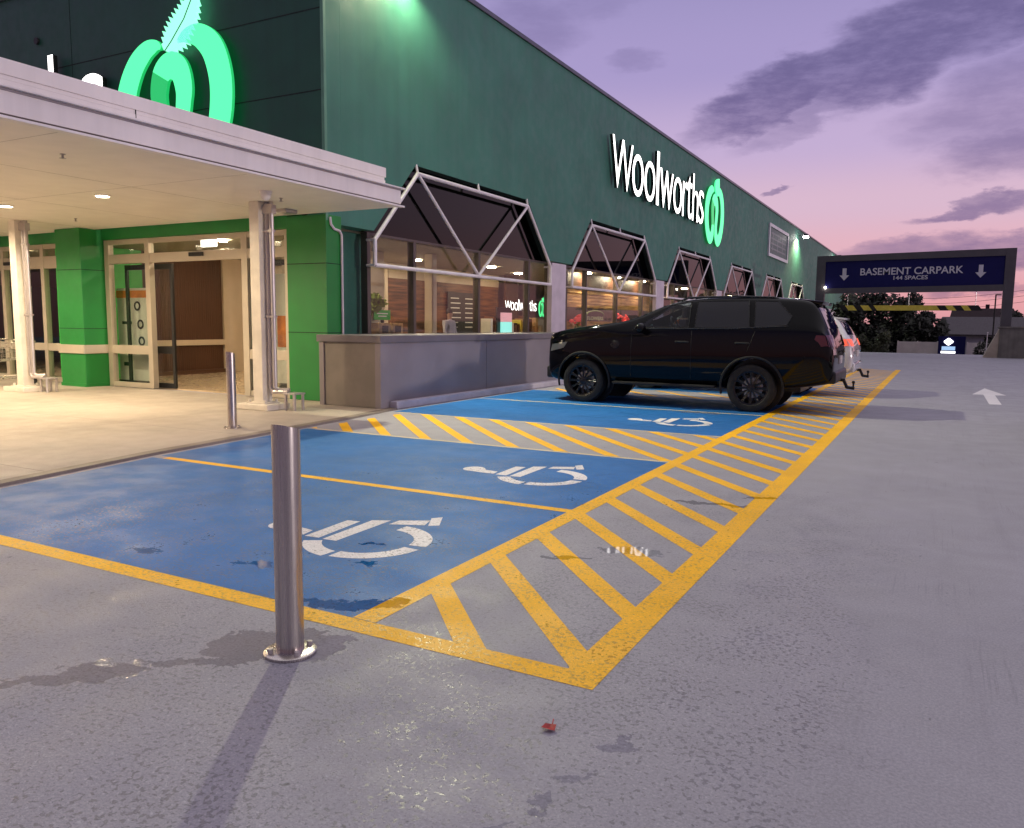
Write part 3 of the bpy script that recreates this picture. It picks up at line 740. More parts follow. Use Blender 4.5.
# ---- floodlights under the parapet
def flood(y, z, energy, label, ang=137, k=1.0, wash=280):
    t = thing('floodlight', label, 'floodlight', (XW + .35, y, z), 'floodlights along the parapet')
    ox_ = .52 if ang > 100 else .58
    h = MB(); h.box(XW + ox_ - .16, XW + ox_ + .16, y - .22 * k, y + .22 * k, z, z + .10 * k); h.build('housing', M_cap, t, bevel=.015)
    a = MB(); a.box(XW, XW + ox_ - .15, y - .03, y + .03, z + .03, z + .07); a.build('arm', M_cap, t)
    e = MB(); e.box(XW + ox_ - .14, XW + ox_ + .14, y - .20 * k, y + .20 * k, z - .012 - .25 * (k - 1), z - .002); e.build('lens', M_flood, t)
    l = bpy.data.lights.new('flood', 'SPOT'); l.energy = energy; l.spot_size = R(ang); l.spot_blend = .55 if ang > 100 else .35; l.shadow_soft_size = .10; l.color = (1, .97, .66)
    lo = bpy.data.objects.new('flood_lamp', l); COL.objects.link(lo); lo.location = (XW + (.52 if ang > 100 else .58), y, z - .03)
    lo.rotation_euler = (0, R(-60) if ang > 100 else R(0), 0)
    lo.parent = t; lo.location = Vector(lo.location) - wloc(t)
    l2 = bpy.data.lights.new('added_wall_glow', 'SPOT'); l2.energy = wash; l2.spot_size = R(150); l2.spot_blend = .5; l2.shadow_soft_size = .06; l2.color = (.92, 1, .55)  # second lamp added in the fixture to make the glow on the wall
    lo2 = bpy.data.objects.new('added_wall_glow_lamp', l2); COL.objects.link(lo2); lo2.parent = t; lo2.location = Vector((XW + .40, y, z - .04)) - wloc(t)
    return t
flood(12.6, 7.93, 3900, 'floodlight under the parapet above the first gabled window')
flood(58.8, 7.62, 3000, 'glaring floodlight beside the pale framed board', 95, 1.4, 1600)
flood(79.5, 7.80, 2000, 'small glaring floodlight at the far roof corner', 95, 1.6, 1200)

# ================================================================== ENTRANCE CANOPY
C = thing('entrance_canopy', 'white flat canopy over the footpath with recessed lights on square posts', 'canopy', (-16, 7, 0))
CE, CY1 = -7.60, 10.30
sf = MB(); sf.box(-34, CE - .06, 2.4, CY1 - .002 + .09, 3.205, 3.26); sf.build('soffit', M_soffit, C)
M_sj = mat('soffit joint', (.45, .41, .36), .7)
for yy in (4.9, 7.3): MB().box(-33, CE - .1, yy, yy + .006, 3.2035, 3.206).build('soffit_joint', M_sj, C)
for xx in (-9.9, -12.5, -15.1, -17.7): MB().box(xx, xx + .006, 2.5, 10.2, 3.2032, 3.206).build('soffit_joint', M_sj, C)
fa = MB()
fa.box(CE - .06, CE, 2.34, CY1 + .06, 3.245, 3.448)             # lower fascia board, long edge
fa.box(CE - .06, CE + .035, 2.30, CY1 + .12, 3.195, 3.222)      # bottom lip
fa.box(CE - .08, CE + .05, 2.30, CY1 + .14, 3.472, 3.492)       # gutter lip
fa.box(-34, CE - .06, 2.34, 2.40, 3.225, 3.47); fa.box(-34, CE - .08, 2.28, 2.4, 3.472, 3.492)
fa.box(XW + .01, CE - .06, CY1 + .0, CY1 + .06, 3.262, 3.47)
fa.build('fascia', M_canopy, C, bevel=.004)
MB().box(CE - .05, CE - .012, 2.36, CY1 + .05, 3.2225, 3.2445).build('shade_strip', M_bronze, C)  # dark strip paints the shade in the gap above the bottom lip
MB().box(CE - .05, CE + .003, 2.36, CY1 + .058, 3.449, 3.4705).build('shade_strip', mat('lip shade grey', (.30, .26, .28), .5), C)  # grey strip paints the shade under the gutter lip
up = MB()
up.box(-34, CE - .07, 2.44, 10.06, 3.493, 3.565); up.box(-34, CE - .078, 2.45, 10.05, 3.566, 3.61); up.box(-34, CE - .07, 2.44, 10.08, 3.611, 3.755)
up.build('parapet', M_canopy, C, bevel=.005)
MB().box(CE - .075, CE - .0665, 5.75, 5.756, 3.5, 3.61).build('parapet_joint', M_joint, C)
dn = MB()
DL = [(x, y) for y in (7.6, 4.6) for x in (-10.95, -13.4, -15.95, -18.55)]
for (x, y) in DL:
    d_ = MB(); d_.cyl((x, y, 3.203), (x, y, 3.188), .11, .115, 24); o = d_.build('downlight', M_soffit, C, smooth=True)
    e_ = MB(); e_.cyl((x, y, 3.187), (x, y, 3.181), .088, n=24); e_.build('lens', M_down, o)
    l = bpy.data.lights.new('downlight', 'SPOT'); l.energy = 440; l.spot_size = R(172); l.spot_blend = .5; l.shadow_soft_size = .08; l.color = (1, .80, .52)
    lo = bpy.data.objects.new('downlight_lamp', l); COL.objects.link(lo); lo.parent = o; lo.location = Vector((x, y, 3.165)) - wloc(o)
for (x, y) in ((-8.65, 5.55), (-13.9, 9.1), (-8.70, 8.9)):
    s_ = MB(); s_.cyl((x, y, 3.203), (x, y, 3.15), .012, n=8); s_.cyl((x, y, 3.16), (x, y, 3.155), .035, n=10); s_.cyl((x, y, 3.203), (x, y, 3.196), .03, n=12)
    s_.build('sprinkler', M_zinc, C)
s_ = MB(); s_.cyl((-8.45, 8.35, 3.204), (-8.45, 8.35, 3.17), .09, .085, 20); s_.ball((-8.45, 8.35, 3.165), .075, 16, (1, 1, 1.25)); s_.build('dome_camera', M_canopy, C, smooth=True)
s_ = MB(); s_.box(-9.62, -9.40, 9.72, 9.98, 3.14, 3.204); s_.build('speaker', M_zinc, C, bevel=.015)
def post(x, y):
    p = MB(); p.box(x - .10, x + .10, y - .10, y + .10, .12, 3.205)
    o = p.build('post', M_post, C, bevel=.008)
    b_ = MB(); b_.box(x - .33, x + .33, y - .24, y + .24, .022, .115); b_.build('base', M_post, o, bevel=.015)
    b2 = MB(); b2.box(x - .20, x + .20, y - .16, y + .16, .116, .135)
    for sx in (-.16, .16):
        for sy in (-.12, .12): b2.cyl((x + sx, y + sy, .135), (x + sx, y + sy, .175), .022, n=8)
    b2.build('base_plate', M_post, o)
    d_ = MB()
    for k, dx in enumerate((.155, .245)):
        d_.tube([(x + dx, y + .02, 3.2), (x + dx, y + .02, .36 + k * .0), ], .036, 12)
    d_.tube([(x + .155, y + .02, .36), (x + .20, y + .02, .30), (x + .45, y + .08, .30)], .034, 12)
    d_.tube([(x + .245, y + .02, .36), (x + .29, y + .05, .33), (x + .45, y + .12, .33)], .034, 12)
    for zz in (1.45, 2.75): d_.box(x + .09, x + .285, y - .02, y + .06, zz, zz + .03)
    d_.box(x + .10, x + .30, y - .03, y + .07, 3.02, 3.15)
    d_.build('downpipe', M_zinc, o, smooth=True)
    q = MB()
    for (dx, dy) in ((.46, .02), (.46, .20), (.64, .02), (.64, .20)): q.box(x + dx - .018, x + dx + .018, y + dy - .018, y + dy + .018, .022, .27)
    q.box(x + .43, x + .67, y - .01, y + .23, .271, .295)
    q.build('outlet_stand', M_zinc, o, bevel=.006)
post(-9.33, 9.06); post(-15.30, 8.85)

# ================================================================== PLANTER / LOW WALL
P = thing('planter_wall', 'long low grey clad wall in front of the side windows', 'low wall', (-8.4, 30, 0))
PX0, PX1 = -9.06, -7.80
b_ = MB(); b_.box(PX0 + .03, PX1 - .02, 10.10, 66, 0, 1.07); b_.build('core', M_plantcap, P)
for k in range(17):
    y0 = 10.27 + (0 if k == 0 else 3.15 + (k - 1) * 3.3); y1 = 13.405 if k == 0 else y0 + 3.285
    MB().box(PX1 - .019, PX1, y0, y1, .0, 1.065).build('panel', M_planter, P, bevel=.003)
b_ = MB(); b_.box(PX1 - .10, PX1 + .012, 10.055, 10.258, .0, 1.066); b_.box(PX0, PX0 + .10, 10.055, 10.25, .022, 1.066); b_.build('corner_trim', M_planter, P, bevel=.004)
MB().box(PX0 + .102, PX1 - .102, 10.075, 10.099, .03, 1.065).build('panel', mat('warm grey panel', (.22, .19, .165), .45), P)
b_ = MB(); b_.box(PX0 - .03, PX1 + .035, 10.03, 66.02, 1.071, 1.185); b_.build('cap', M_plantcap, P, bevel=.006)
b_ = MB(); b_.box(PX1 + .002, PX1 + .15, 10.30, 66, 0, .125); tag(b_.build('painted_kerb', M_kerbp, bevel=.02), kind='structure')

# ================================================================== BOLLARDS
def bollard(x, y, label, z=0.0):
    t = thing('bollard', label, 'bollard', (x, y, z), 'stainless steel bollards')
    r = .058; n = 40; m_ = MB(); vs = []; top = []
    H0 = .975
    for i in range(n):
        a = 2 * math.pi * i / n
        cx, sy = math.cos(a), math.sin(a)
        # top cut on a slope: high at -x, low at +x
        zt = z + H0 - .010 + .017 * (.7 * cx - .71 * sy) - .013 * (.88 * cx + .47 * sy)
        vs.append((x + r * cx, y + r * sy, z + .012)); top.append((x + r * cx, y + r * sy, zt))
    m_.add(vs + top + [(x, y, z + H0 - .010)], [(i, (i + 1) % n, n + (i + 1) % n, n + i) for i in range(n)] + [(n + i, n + (i + 1) % n, 2 * n) for i in range(n)])
    m_.build('tube', M_steel, t, smooth=True)
    f = MB(); f.lathe([(0, 0), (0, .110), (.010, .110), (.014, .104), (.016, .060), (.016, .0)], (x, y, z + .001), (0, 0, 1), 40); fl_ = f.build('flange', M_steel, t, smooth=True)
    for k in range(4):
        a = math.pi / 4 + k * math.pi / 2 + .3
        b = MB(); b.cyl((x + .085 * math.cos(a), y + .085 * math.sin(a), z + .016), (x + .085 * math.cos(a), y + .085 * math.sin(a), z + .034), .012, n=6); b.build('bolt', M_zinc, fl_)
bollard(-2.35, 2.40, 'shiny steel bollard with sloped top standing nearest on the wet deck')
bollard(-7.97, 7.20, 'thin steel bollard on the footpath in front of the right canopy post', .022)

# ================================================================== TROLLEY
t = thing('shopping_trolley', 'grey wire shopping trolley parked beside the left canopy post', 'trolley', (-17.1, 9.6, .022))
def T(x, y, z): return (-17.1 + x, 9.5 + y, .022 + z)
w_ = MB()
top = [T(-.28, -.45, .98), T(.28, -.45, .98), T(.24, .5, .90), T(-.24, .5, .90)]; bot = [T(-.22, -.35, .48), T(.22, -.35, .48), T(.18, .42, .56), T(-.18, .42, .56)]
for A in (top, bot): w_.tube(A + [A[0]], .012, 6)
for i in range(4):
    j = (i + 1) % 4
    for k in range(9):
        s_ = k / 9; pa = Vector(top[i]).lerp(Vector(top[j]), s_); pb = Vector(bot[i]).lerp(Vector(bot[j]), s_); w_.cyl(pa, pb, .005, n=5)
    for q in (.2, .4, .6, .8): w_.cyl(Vector(top[i]).lerp(Vector(bot[i]), q), Vector(top[j]).lerp(Vector(bot[j]), q), .005, n=5)
for k in range(8): w_.cyl(Vector(bot[0]).lerp(Vector(bot[1]), k / 8), Vector(bot[3]).lerp(Vector(bot[2]), k / 8), .005, n=5)
w_.build('basket', M_trolley, t)
w_ = MB()
for sx in (-.25, .25):
    w_.tube([T(sx, -.5, 1.02), T(sx * .95, -.40, .50), T(sx * 1.05, -.42, .14), T(sx * .75, .5, .16)], .014, 8)
w_.build('frame', M_trolley, t); w_ = MB(); w_.cyl(T(-.28, -.52, 1.03), T(.28, -.52, 1.03), .018, n=10); w_.build('handle', M_green, t)
for sx in (-.25, .25):
    for sy in (-.42, .46):
        w_ = MB(); w_.cyl(T(sx * (1 if sy < 0 else .75) - .015, sy, .063), T(sx * (1 if sy < 0 else .75) + .015, sy, .063), .062, n=14); w_.cyl(T(sx * (1 if sy < 0 else .75), sy, .063), T(sx * (1 if sy < 0 else .75), sy, .15), .012, n=6); w_.build('wheel', M_black, t)

# ================================================================== SHOP DISPLAY THINGS
t = thing('display_crate', 'printed brown carton on the left of the green shelf card inside the window', 'carton', (-11.3, 14.35, .03), 'printed cartons inside the first window')
def crate(y, label):
    t = thing('carton', label, 'carton', (-11.2, y, 1.05), 'printed cartons inside the first window')
    MB().box(-11.4, -11.0, y - .20, y + .20, 1.05, 1.38).build('box', M_carton, t, bevel=.008)
    m_ = MB(); m_.box(-10.998, -10.992, y - .11, y + .11, 1.16, 1.32); m_.build('print', M_wood, t)
bpy.data.objects.remove(t)
crate(14.38, 'left printed brown carton under the green card inside the first window')
crate(14.86, 'right printed brown carton under the green card inside the first window')
t = thing('display_table', 'low dark table carrying the two cartons behind the first window', 'table', (-11.2, 14.25, .03))
MB().box(-11.5, -10.9, 14.0, 15.2, .98, 1.048).build('table_top', M_wood, t)
for (x, y) in ((-11.45, 14.05), (-10.98, 14.05), (-11.45, 15.12), (-10.98, 15.12)): MB().box(x, x + .05, y, y + .05, .031, .979).build('leg', M_black, t)
t = thing('shelf_card', 'green card with two lines of pale marks above the cartons', 'sign', (-11.3, 14.3, 1.43))
MB().box(-11.26, -11.23, 14.28, 14.88, 1.45, 1.67).build('card', M_gin, t); MB().box(-11.26, -11.24, 14.55, 14.65, 1.05, 1.449).build('stem', M_black, t)
m_ = MB(); m_.box(-11.229, -11.225, 14.38, 14.78, 1.58, 1.605); m_.box(-11.229, -11.225, 14.43, 14.73, 1.52, 1.545); m_.build('marks', M_paper, t)
def leafcloud(mb, c, rad, n, size, rng, flat=1.0):
    for _ in range(n):
        while True:
            p = Vector((rng.uniform(-1, 1), rng.uniform(-1, 1), rng.uniform(-1, 1)))
            if p.length <= 1: break
        p = Vector((p.x * rad[0], p.y * rad[1], p.z * rad[2])) + Vector(c)
        a = Vector((rng.gauss(0, 1), rng.gauss(0, 1), rng.gauss(0, 1))).normalized(); b = a.orthogonal().normalized()
        s_ = size * rng.uniform(.6, 1.4)
        mb.add([p - a * s_, p + b * s_ * .5, p + a * s_, p - b * s_ * .5], [(0, 1, 2, 3)])
t = thing('potted_plant', 'leafy yellow green plant against the pale wall inside the first window', 'plant', (-11.38, 13.75, .03))
m_ = MB(); m_.cyl((-11.38, 13.75, .031), (-11.38, 13.75, .5), .17, .20, 20); m_.build('pot', M_black, t, smooth=True)
m_ = MB(); m_.cyl((-11.38, 13.75, .5), (-11.38, 13.75, 1.4), .025, n=8); m_.build('stem', M_bark, t)
m_ = MB(); rl = random.Random(5)
for k in range(7): leafcloud(m_, (-11.36 + rl.uniform(-.08, .1), 14.1 + rl.uniform(-.35, .7), 1.62 + rl.uniform(-.3, .3)), (.16, .26, .17), 60, .09, rl)
m_.build('foliage', M_leafin, t, fix=False)
t = thing('display_screen', 'upright lit screen, pink above and cyan below, behind the first window', 'screen', (-10.9, 19.7, .03))
MB().box(-10.88, -10.80, 19.47, 20.0, 1.44, 1.70).build('upper_panel', M_pink, t); MB().box(-10.88, -10.80, 19.47, 20.0, .95, 1.439).build('lower_panel', M_cyan, t)
MB().box(-10.93, -10.885, 19.3, 20.1, .6, 1.85).build('backing', M_black, t); MB().box(-11.1, -10.7, 19.4, 20.05, .031, .6).build('base', M_black, t)
t = thing('flower_sign', 'dark board reading FLOWERS on the timber slats behind the second window', 'sign', (-10.24, 24.6, 1.5))
MB().box(-10.249, -10.22, 22.25, 30.9, 1.50, 1.93).build('board', mat('dark sign board', (.045, .035, .03), .6), t)
text_mb('FLOWERS', lambda u, v, d: (-10.219 + d, u, v), 24.1, 25.5, 1.54, 1.66, .006).build('lettering', mat('pale green lettering', (.55, .62, .35), .5), t)
m_ = MB()
pts = [(24.8 + .75 * math.cos(a), 1.71 + .14 * math.sin(a)) for a in [math.pi * k / 10 for k in range(11)]]
m_.tube([(-10.213, y, z) for y, z in pts], .018, 6); m_.build('arch_line', mat('olive line', (.25, .32, .14), .5), t)
for (y, lab) in ((22.85, 'red flower bunch in a bucket behind the left pane of the second window'), (26.95, 'red flower bunch in a bucket behind the right pane of the second window')):
    t = thing('flower_bunch', lab, 'flowers', (-9.98, y, .03), 'red flower bunches')
    m_ = MB(); m_.cyl((-9.98, y, .031), (-9.98, y, .95), .13, .16, 18); m_.build('bucket', M_carton, t, smooth=True)
    m_ = MB(); rl = random.Random(int(y)); leafcloud(m_, (-9.98, y, 1.2), (.14, .25, .3), 90, .06, rl); m_.build('leaves', M_leafin, t, fix=False)
    for k in range(22):
        m_ = MB(); m_.ball((-9.98 + rl.gauss(0, .06), y + rl.gauss(0, .17), 1.60 + rl.gauss(0, .10)), rl.uniform(.045, .085), 8, (1, 1, .75)); m_.build('bloom', M_redflower, t, smooth=True)

# person standing behind the first side window, seen from behind
t = thing('person', 'person in a pale lilac top standing inside the first side window', 'person', (-11.4, 17.65, .03))
px, py, pz = -11.4, 17.65, .03
V_ = [(0, 0, .95), (0, 0, 1.15), (0, 0, 1.34), (0, .0, 1.44), (0, .01, 1.50), (0, .02, 1.60), (0, .02, 1.68),
      (0, .18, 1.38), (.02, .25, 1.12), (.16, .22, .98), (0, -.18, 1.38), (.02, -.25, 1.12), (.16, -.22, .98),
      (0, .10, .85), (.01, .11, .47), (0, .11, .08), (.12, .12, .03), (0, -.10, .85), (-.01, -.11, .47), (-.02, -.11, .08), (.10, -.12, .03), (.24, .20, .97), (.24, -.20, .97)]
E_ = [(0, 1), (1, 2), (2, 3), (3, 4), (4, 5), (5, 6), (2, 7), (7, 8), (8, 9), (2, 10), (10, 11), (11, 12), (0, 13), (13, 14), (14, 15), (15, 16), (0, 17), (17, 18), (18, 19), (19, 20), (9, 21), (12, 22)]
Rr = [.15, .14, .15, .07, .055, .095, .075, .075, .05, .04, .075, .05, .04, .10, .065, .05, .04, .10, .065, .05, .04, .03, .03]
bd_ = skin('body', V_, E_, Rr, M_shirt, t); bd_.location = (0, 0, 0)
bd_.data.materials.append(M_trou); bd_.data.materials.append(M_skin)
for p in bd_.data.polygons: p.material_index = 1 if p.center.z < .92 else (2 if p.center.z > 1.46 or (p.center.x > .18) else 0)
hr = MB(); hr.ball((px - .015, py + .02, pz + 1.655), .098, 14, (1, .95, 1.0)); hr.build('hair', M_hair, t, smooth=True)

# ================================================================== CARS
def loft(stations):
    vs = []; fs = []; n = None
    for (x, zb, w, zbelt, wt, zt) in stations:
        h = [(0, zb), (w * .55, zb), (w - .10, zb + .01), (w - .025, zb + .13), (w, zb + (zbelt - zb) * .52), (w - .015, zb + (zbelt - zb) * .80), (w - .035, zbelt), (wt + .02, zt - .10 if zt - .10 > zbelt else zbelt + (zt - zbelt) * .5), (wt - .05, zt - .012), (wt * .55, zt + .01), (0, zt + .018)]
        ring = [(x, -y, z) for y, z in h] + [(x, y, z) for y, z in h[1:-1]][::-1]
        n = len(ring); vs += ring
    for i in range(len(stations) - 1):
        for k in range(n): fs.append((i * n + k, i * n + (k + 1) % n, (i + 1) * n + (k + 1) % n, (i + 1) * n + k))
    fs.append(tuple(range(n))[::-1]); fs.append(tuple(range((len(stations) - 1) * n, len(stations) * n)))
    return vs, fs

def suv(loc, label, paint, lit, group, tow=True, sz=1.0):
    zs = lambda z: z if z < .8 else .8 + (z - .8) * sz
    """local frame: x from front bumper (0) to rear (5.1), y across, z up"""
    ox, oy = loc
    t = thing('parked_car', label, 'car', (ox + 2.6, oy, 0), group)
    W = lambda p: (ox + p[0], oy + p[1], zs(p[2]))
    stn = [(0.02, .46, .74, .97, .70, 1.15), (0.10, .38, .88, 1.05, .82, 1.23), (0.28, .35, .935, 1.13, .90, 1.285), (0.65, .35, .955, 1.20, .92, 1.352), (1.20, .35, .96, 1.25, .90, 1.422),
           (1.50, .35, .96, 1.265, .87, 1.455), (1.85, .35, .96, 1.28, .79, 1.57), (2.30, .35, .96, 1.31, .72, 1.79), (2.75, .35, .96, 1.325, .69, 1.865), (3.5, .35, .96, 1.33, .685, 1.885),
           (4.1, .36, .96, 1.34, .68, 1.87), (4.48, .40, .955, 1.345, .68, 1.845), (4.68, .43, .945, 1.34, .68, 1.80), (4.79, .45, .935, 1.325, .73, 1.60), (4.895, .47, .925, 1.28, .80, 1.385), (4.965, .49, .90, 1.12, .82, 1.225), (5.01, .52, .86, .98, .79, 1.07), (5.03, .56, .81, .87, .74, .95)]
    vs, fs = loft(stn)
    mb = MB(); mb.add([W(v) for v in vs], fs); body = mb.build('body', paint, t)
    nr = 20; cre = body.data.attributes.new('crease_edge', 'FLOAT', 'EDGE')
    hard = {4: .35, 6: .55, 8: .35, 12: .35, 14: .55, 16: .35}
    for e in body.data.edges:
        a_, b_ = e.vertices
        if a_ % nr == b_ % nr and (a_ % nr) in hard: cre.data[e.index].value = hard[a_ % nr]
    sd = body.modifiers.new('s', 'SUBSURF'); sd.levels = 2; sd.render_levels = 2
    bake(body)
    AX = (.82, 3.79); RW = .39; cuts = []
    for ax in AX:
        c_ = MB(); c_.cyl(W((ax, -1.2, .40)), W((ax, 1.2, .40)), .475, n=40); co = c_.build('cut', M_black)
        bo = body.modifiers.new('b', 'BOOLEAN'); bo.object = co; bo.operation = 'DIFFERENCE'; bo.solver = 'EXACT'; cuts.append(co)
    bake(body)
    for co in cuts: bpy.data.objects.remove(co)
    body.data.materials.clear(); body.data.materials.append(paint)
    bm = bmesh.new(); bm.from_mesh(body.data)
    for f in bm.faces: f.smooth = True
    for e in bm.edges:
        if len(e.link_faces) == 2 and e.calc_face_angle(0) > R(32): e.smooth = False
    bm.to_mesh(body.data); bm.free()
    # ray helper on the finished body gives every add-on its seat
    bpy.context.view_layer.update()
    from mathutils.bvhtree import BVHTree
    bb = bmesh.new(); bb.from_mesh(body.data); bvh = BVHTree.FromBMesh(bb); off = wloc(body); bb.free()
    # glazed front cabin: cut the front door windows and the windscreen right through
    cuts = []
    c_ = MB(); c_.prism([(1.84, 1.375), (2.0, 1.50), (2.37, 1.73), (2.68, 1.785), (2.70, 1.375)], lambda u, v, d: W((u, d, v)), -1.3, 1.3); cuts.append(c_.build('cut', M_black))
    c_ = MB(); c_.prism([(1.55, 1.46), (2.20, 1.90), (2.42, 1.72), (1.90, 1.385)], lambda u, v, d: W((u, d, v)), -.60, .60); cuts.append(c_.build('cut', M_black))
    for co in cuts:
        bo = body.modifiers.new('b', 'BOOLEAN'); bo.object = co; bo.operation = 'DIFFERENCE'; bo.solver = 'EXACT'
    bake(body)
    for co in cuts: bpy.data.objects.remove(co)
    body.data.materials.clear(); body.data.materials.append(paint)
    for sy_ in (-.38, .38):
        st_ = MB(); st_.box(ox + 2.45, ox + 2.58, oy + sy_ - .20, oy + sy_ + .20, zs(1.376), zs(1.50)); st_.box(ox + 2.47, ox + 2.57, oy + sy_ - .12, oy + sy_ + .12, zs(1.53), zs(1.70)); st_.build('front_seat', M_gantry, t, bevel=.03, smooth=True)
    st_ = MB(); st_.lathe([(0, .165), (.015, .18), (.03, .165), (.015, .15), (0, .165)], W((2.08, .38, 1.40)), (1, 0, .45), 24); st_.build('steering_wheel', M_black, t, smooth=True)
    def side(x, z, s_):
        h = bvh.ray_cast(Vector(W((x, s_ * 3, z))) - off, Vector((0, -s_, 0)))
        return s_ * ((h[0] + off)[1] * s_ - oy * s_) if h[0] else s_ * .9
    def patch(poly, s_, out, nsub=5):
        # polygon in (x,z) draped on the body side
        mb = MB(); tri = tessellate_polygon([[Vector((a, b, 0)) for a, b in poly]])
        bm_ = bmesh.new(); vv = [bm_.verts.new((a, b, 0)) for a, b in poly]
        for tr_ in tri: bm_.faces.new([vv[i] for i in tr_])
        bmesh.ops.subdivide_edges(bm_, edges=bm_.edges[:], cuts=nsub, use_grid_fill=True)
        bmesh.ops.triangulate(bm_, faces=bm_.faces[:]); bm_.verts.index_update()
        mb.add([W((v.co.x, side(v.co.x, v.co.y, s_) + s_ * out, v.co.y)) for v in bm_.verts], [[v.index for v in f.verts] for f in bm_.faces]); bm_.free()
        return mb
    for s_ in (-1, 1):
        fs_ = patch([(1.80, 1.355), (1.98, 1.50), (2.36, 1.745), (2.70, 1.80), (2.72, 1.36)], s_, .006).build('side_window', M_carglass2, t, smooth=True, fix=False)
        patch([(2.82, 1.365), (2.81, 1.805), (3.66, 1.815), (3.72, 1.372)], s_, .006).build('side_window', M_carglass, t, smooth=True, fix=False)
        patch([(3.80, 1.378), (3.76, 1.812), (4.12, 1.80), (4.36, 1.56), (4.30, 1.42)], s_, .006).build('side_window', M_carglass, t, smooth=True, fix=False)
        for wp in ([(1.80, 1.355), (1.98, 1.50), (2.36, 1.745), (2.70, 1.80), (2.72, 1.36)], [(2.82, 1.365), (2.81, 1.805), (3.66, 1.815), (3.72, 1.372)], [(3.80, 1.378), (3.76, 1.812), (4.12, 1.80), (4.36, 1.56), (4.30, 1.42)]):
            fm_ = MB(); pp = []
            for (a_, b_), (c_, d_) in zip(wp, wp[1:] + wp[:1]):
                for k in range(5): pp.append((a_ + (c_ - a_) * k / 5, b_ + (d_ - b_) * k / 5))
            pp.append(pp[0]); fm_.tube([W((x, side(x, z, s_) + s_ * .008, z)) for x, z in pp], .007, 5); fm_.build('window_frame', M_rim, t)
        # window line trim, lower cladding and arch flares
        tm = MB(); pts = [(1.75, 1.338), (2.6, 1.342), (3.4, 1.352), (4.32, 1.40)]
        tm.tube([W((x, side(x, z, s_) + s_ * .006, z)) for x, z in pts], .010, 6); tm.build('window_trim', M_rim if paint is M_carblack else M_black, t)
        for ax in AX:
            fl_ = MB(); L = []
            for k in range(25):
                a = math.pi * (-.08 + 1.16 * k / 24)
                L.append((ax + .50 * math.cos(a), .40 + .50 * math.sin(a)))
            prev = None
            for (x, z) in L:
                y = side(x, max(z, .46), s_)
                cur = W((x, y + s_ * .012, z))
                if prev: fl_.cyl(prev, cur, .020, n=8)
                prev = cur
            fl_.build('arch_flare', M_black, t, smooth=True)
            wl = MB(); wl.cyl(W((ax, s_ * .55, .40)), W((ax, s_ * .60, .40)), .46, n=28); wl.build('arch_liner', M_black, t)
            wy = s_ * .955
            ty = MB(); ty.lathe([(-.235, .27), (-.24, .35), (-.205, .385), (-.10, RW), (-.03, RW), (.0, .378), (.012, .34), (.004, .285), (-.02, .272)], W((ax, wy, RW)), (0, s_, 0), 48)
            wh = ty.build('wheel', M_tyre, t, smooth=True)
            rm = MB(); rm.lathe([(-.22, .265), (-.05, .262), (-.008, .275), (-.004, .285), (-.012, .255), (-.06, .245), (-.20, .24)], W((ax, wy, RW)), (0, s_, 0), 40)
            rm.lathe([(-.20, .24), (-.20, .0)], W((ax, wy, RW)), (0, s_, 0), 24)
            rm.lathe([(-.06, .07), (-.022, .065), (-.018, .03), (-.018, .0)], W((ax, wy, RW)), (0, s_, 0), 20)
            for k in range(12):
                a = 2 * math.pi * k / 12
                for da in (-.05, .05):
                    p0 = W((ax + .05 * math.cos(a), wy - s_ * .035, RW + .05 * math.sin(a))); p1 = W((ax + .258 * math.cos(a + da), wy - s_ * .018, RW + .258 * math.sin(a + da)))
                    rm.cyl(p0, p1, .016, .012, 6)
            rm.build('rim', M_rim, wh, smooth=True)
            bk = MB(); bk.cyl(W((ax, wy - s_ * .17, RW)), W((ax, wy - s_ * .15, RW)), .17, n=24); bk.build('brake_disc', M_rimcut, wh)
        ss = MB(); ss.box(ox + 1.40, ox + 3.22, oy + s_ * .93 - .07, oy + s_ * .93 + .07, .36, .41); ss.build('side_step', M_black, t, bevel=.02)
        for hx in (2.62, 3.62):
            hd = MB(); y = side(hx, 1.12, s_); hd.tube([W((hx - .11, y + s_ * .005, 1.12)), W((hx - .08, y + s_ * .035, 1.122)), W((hx + .08, y + s_ * .035, 1.122)), W((hx + .11, y + s_ * .005, 1.12))], .016, 8); hd.build('door_handle', M_black if paint is M_carblack else paint, t, smooth=True)
        mi_ = MB(); mi_.ball(W((1.93, s_ * 1.07, 1.345)), .12, 16, (.75, 1.0, .72)); mi_.cyl(W((1.97, s_ * .90, 1.30)), W((1.95, s_ * 1.05, 1.31)), .03, n=8); mi_.build('mirror', paint, t, smooth=True)
        rr_ = MB(); rr_.tube([W((2.50, s_ * .62, 1.82)), W((2.62, s_ * .62, 1.868)), W((3.4, s_ * .62, 1.885)), W((4.02, s_ * .60, 1.868)), W((4.15, s_ * .60, 1.83))], .018, 8); rr_.build('roof_rail', M_rim, t, smooth=True)
        # seams of the doors
        for xs in (1.72, 2.78, 3.62):
            zz = [.50, .75, 1.0, 1.2, 1.315]
            if xs > 3.5: xsf = lambda z: xs + max(0, (z - .75)) * .35 - (.28 if z < .7 else 0)
            else: xsf = lambda z: xs
            sm = MB(); sm.tube([W((xsf(z), side(xsf(z), z, s_) + s_ * .001, z)) for z in zz], .005, 5); sm.build('door_seam', M_tyre, t)
        hl = patch([(.13, .90), (.16, 1.03), (.50, 1.085), (.42, .97)], s_, .008, 3).build('headlight', M_smoke, t, smooth=True, fix=False)
        # tail light wraps the rear corner
        tl = MB(); pts = []
        rng = [(4.70, 1.00), (4.86, 1.00), (4.98, 1.005), (5.06, 1.01)]
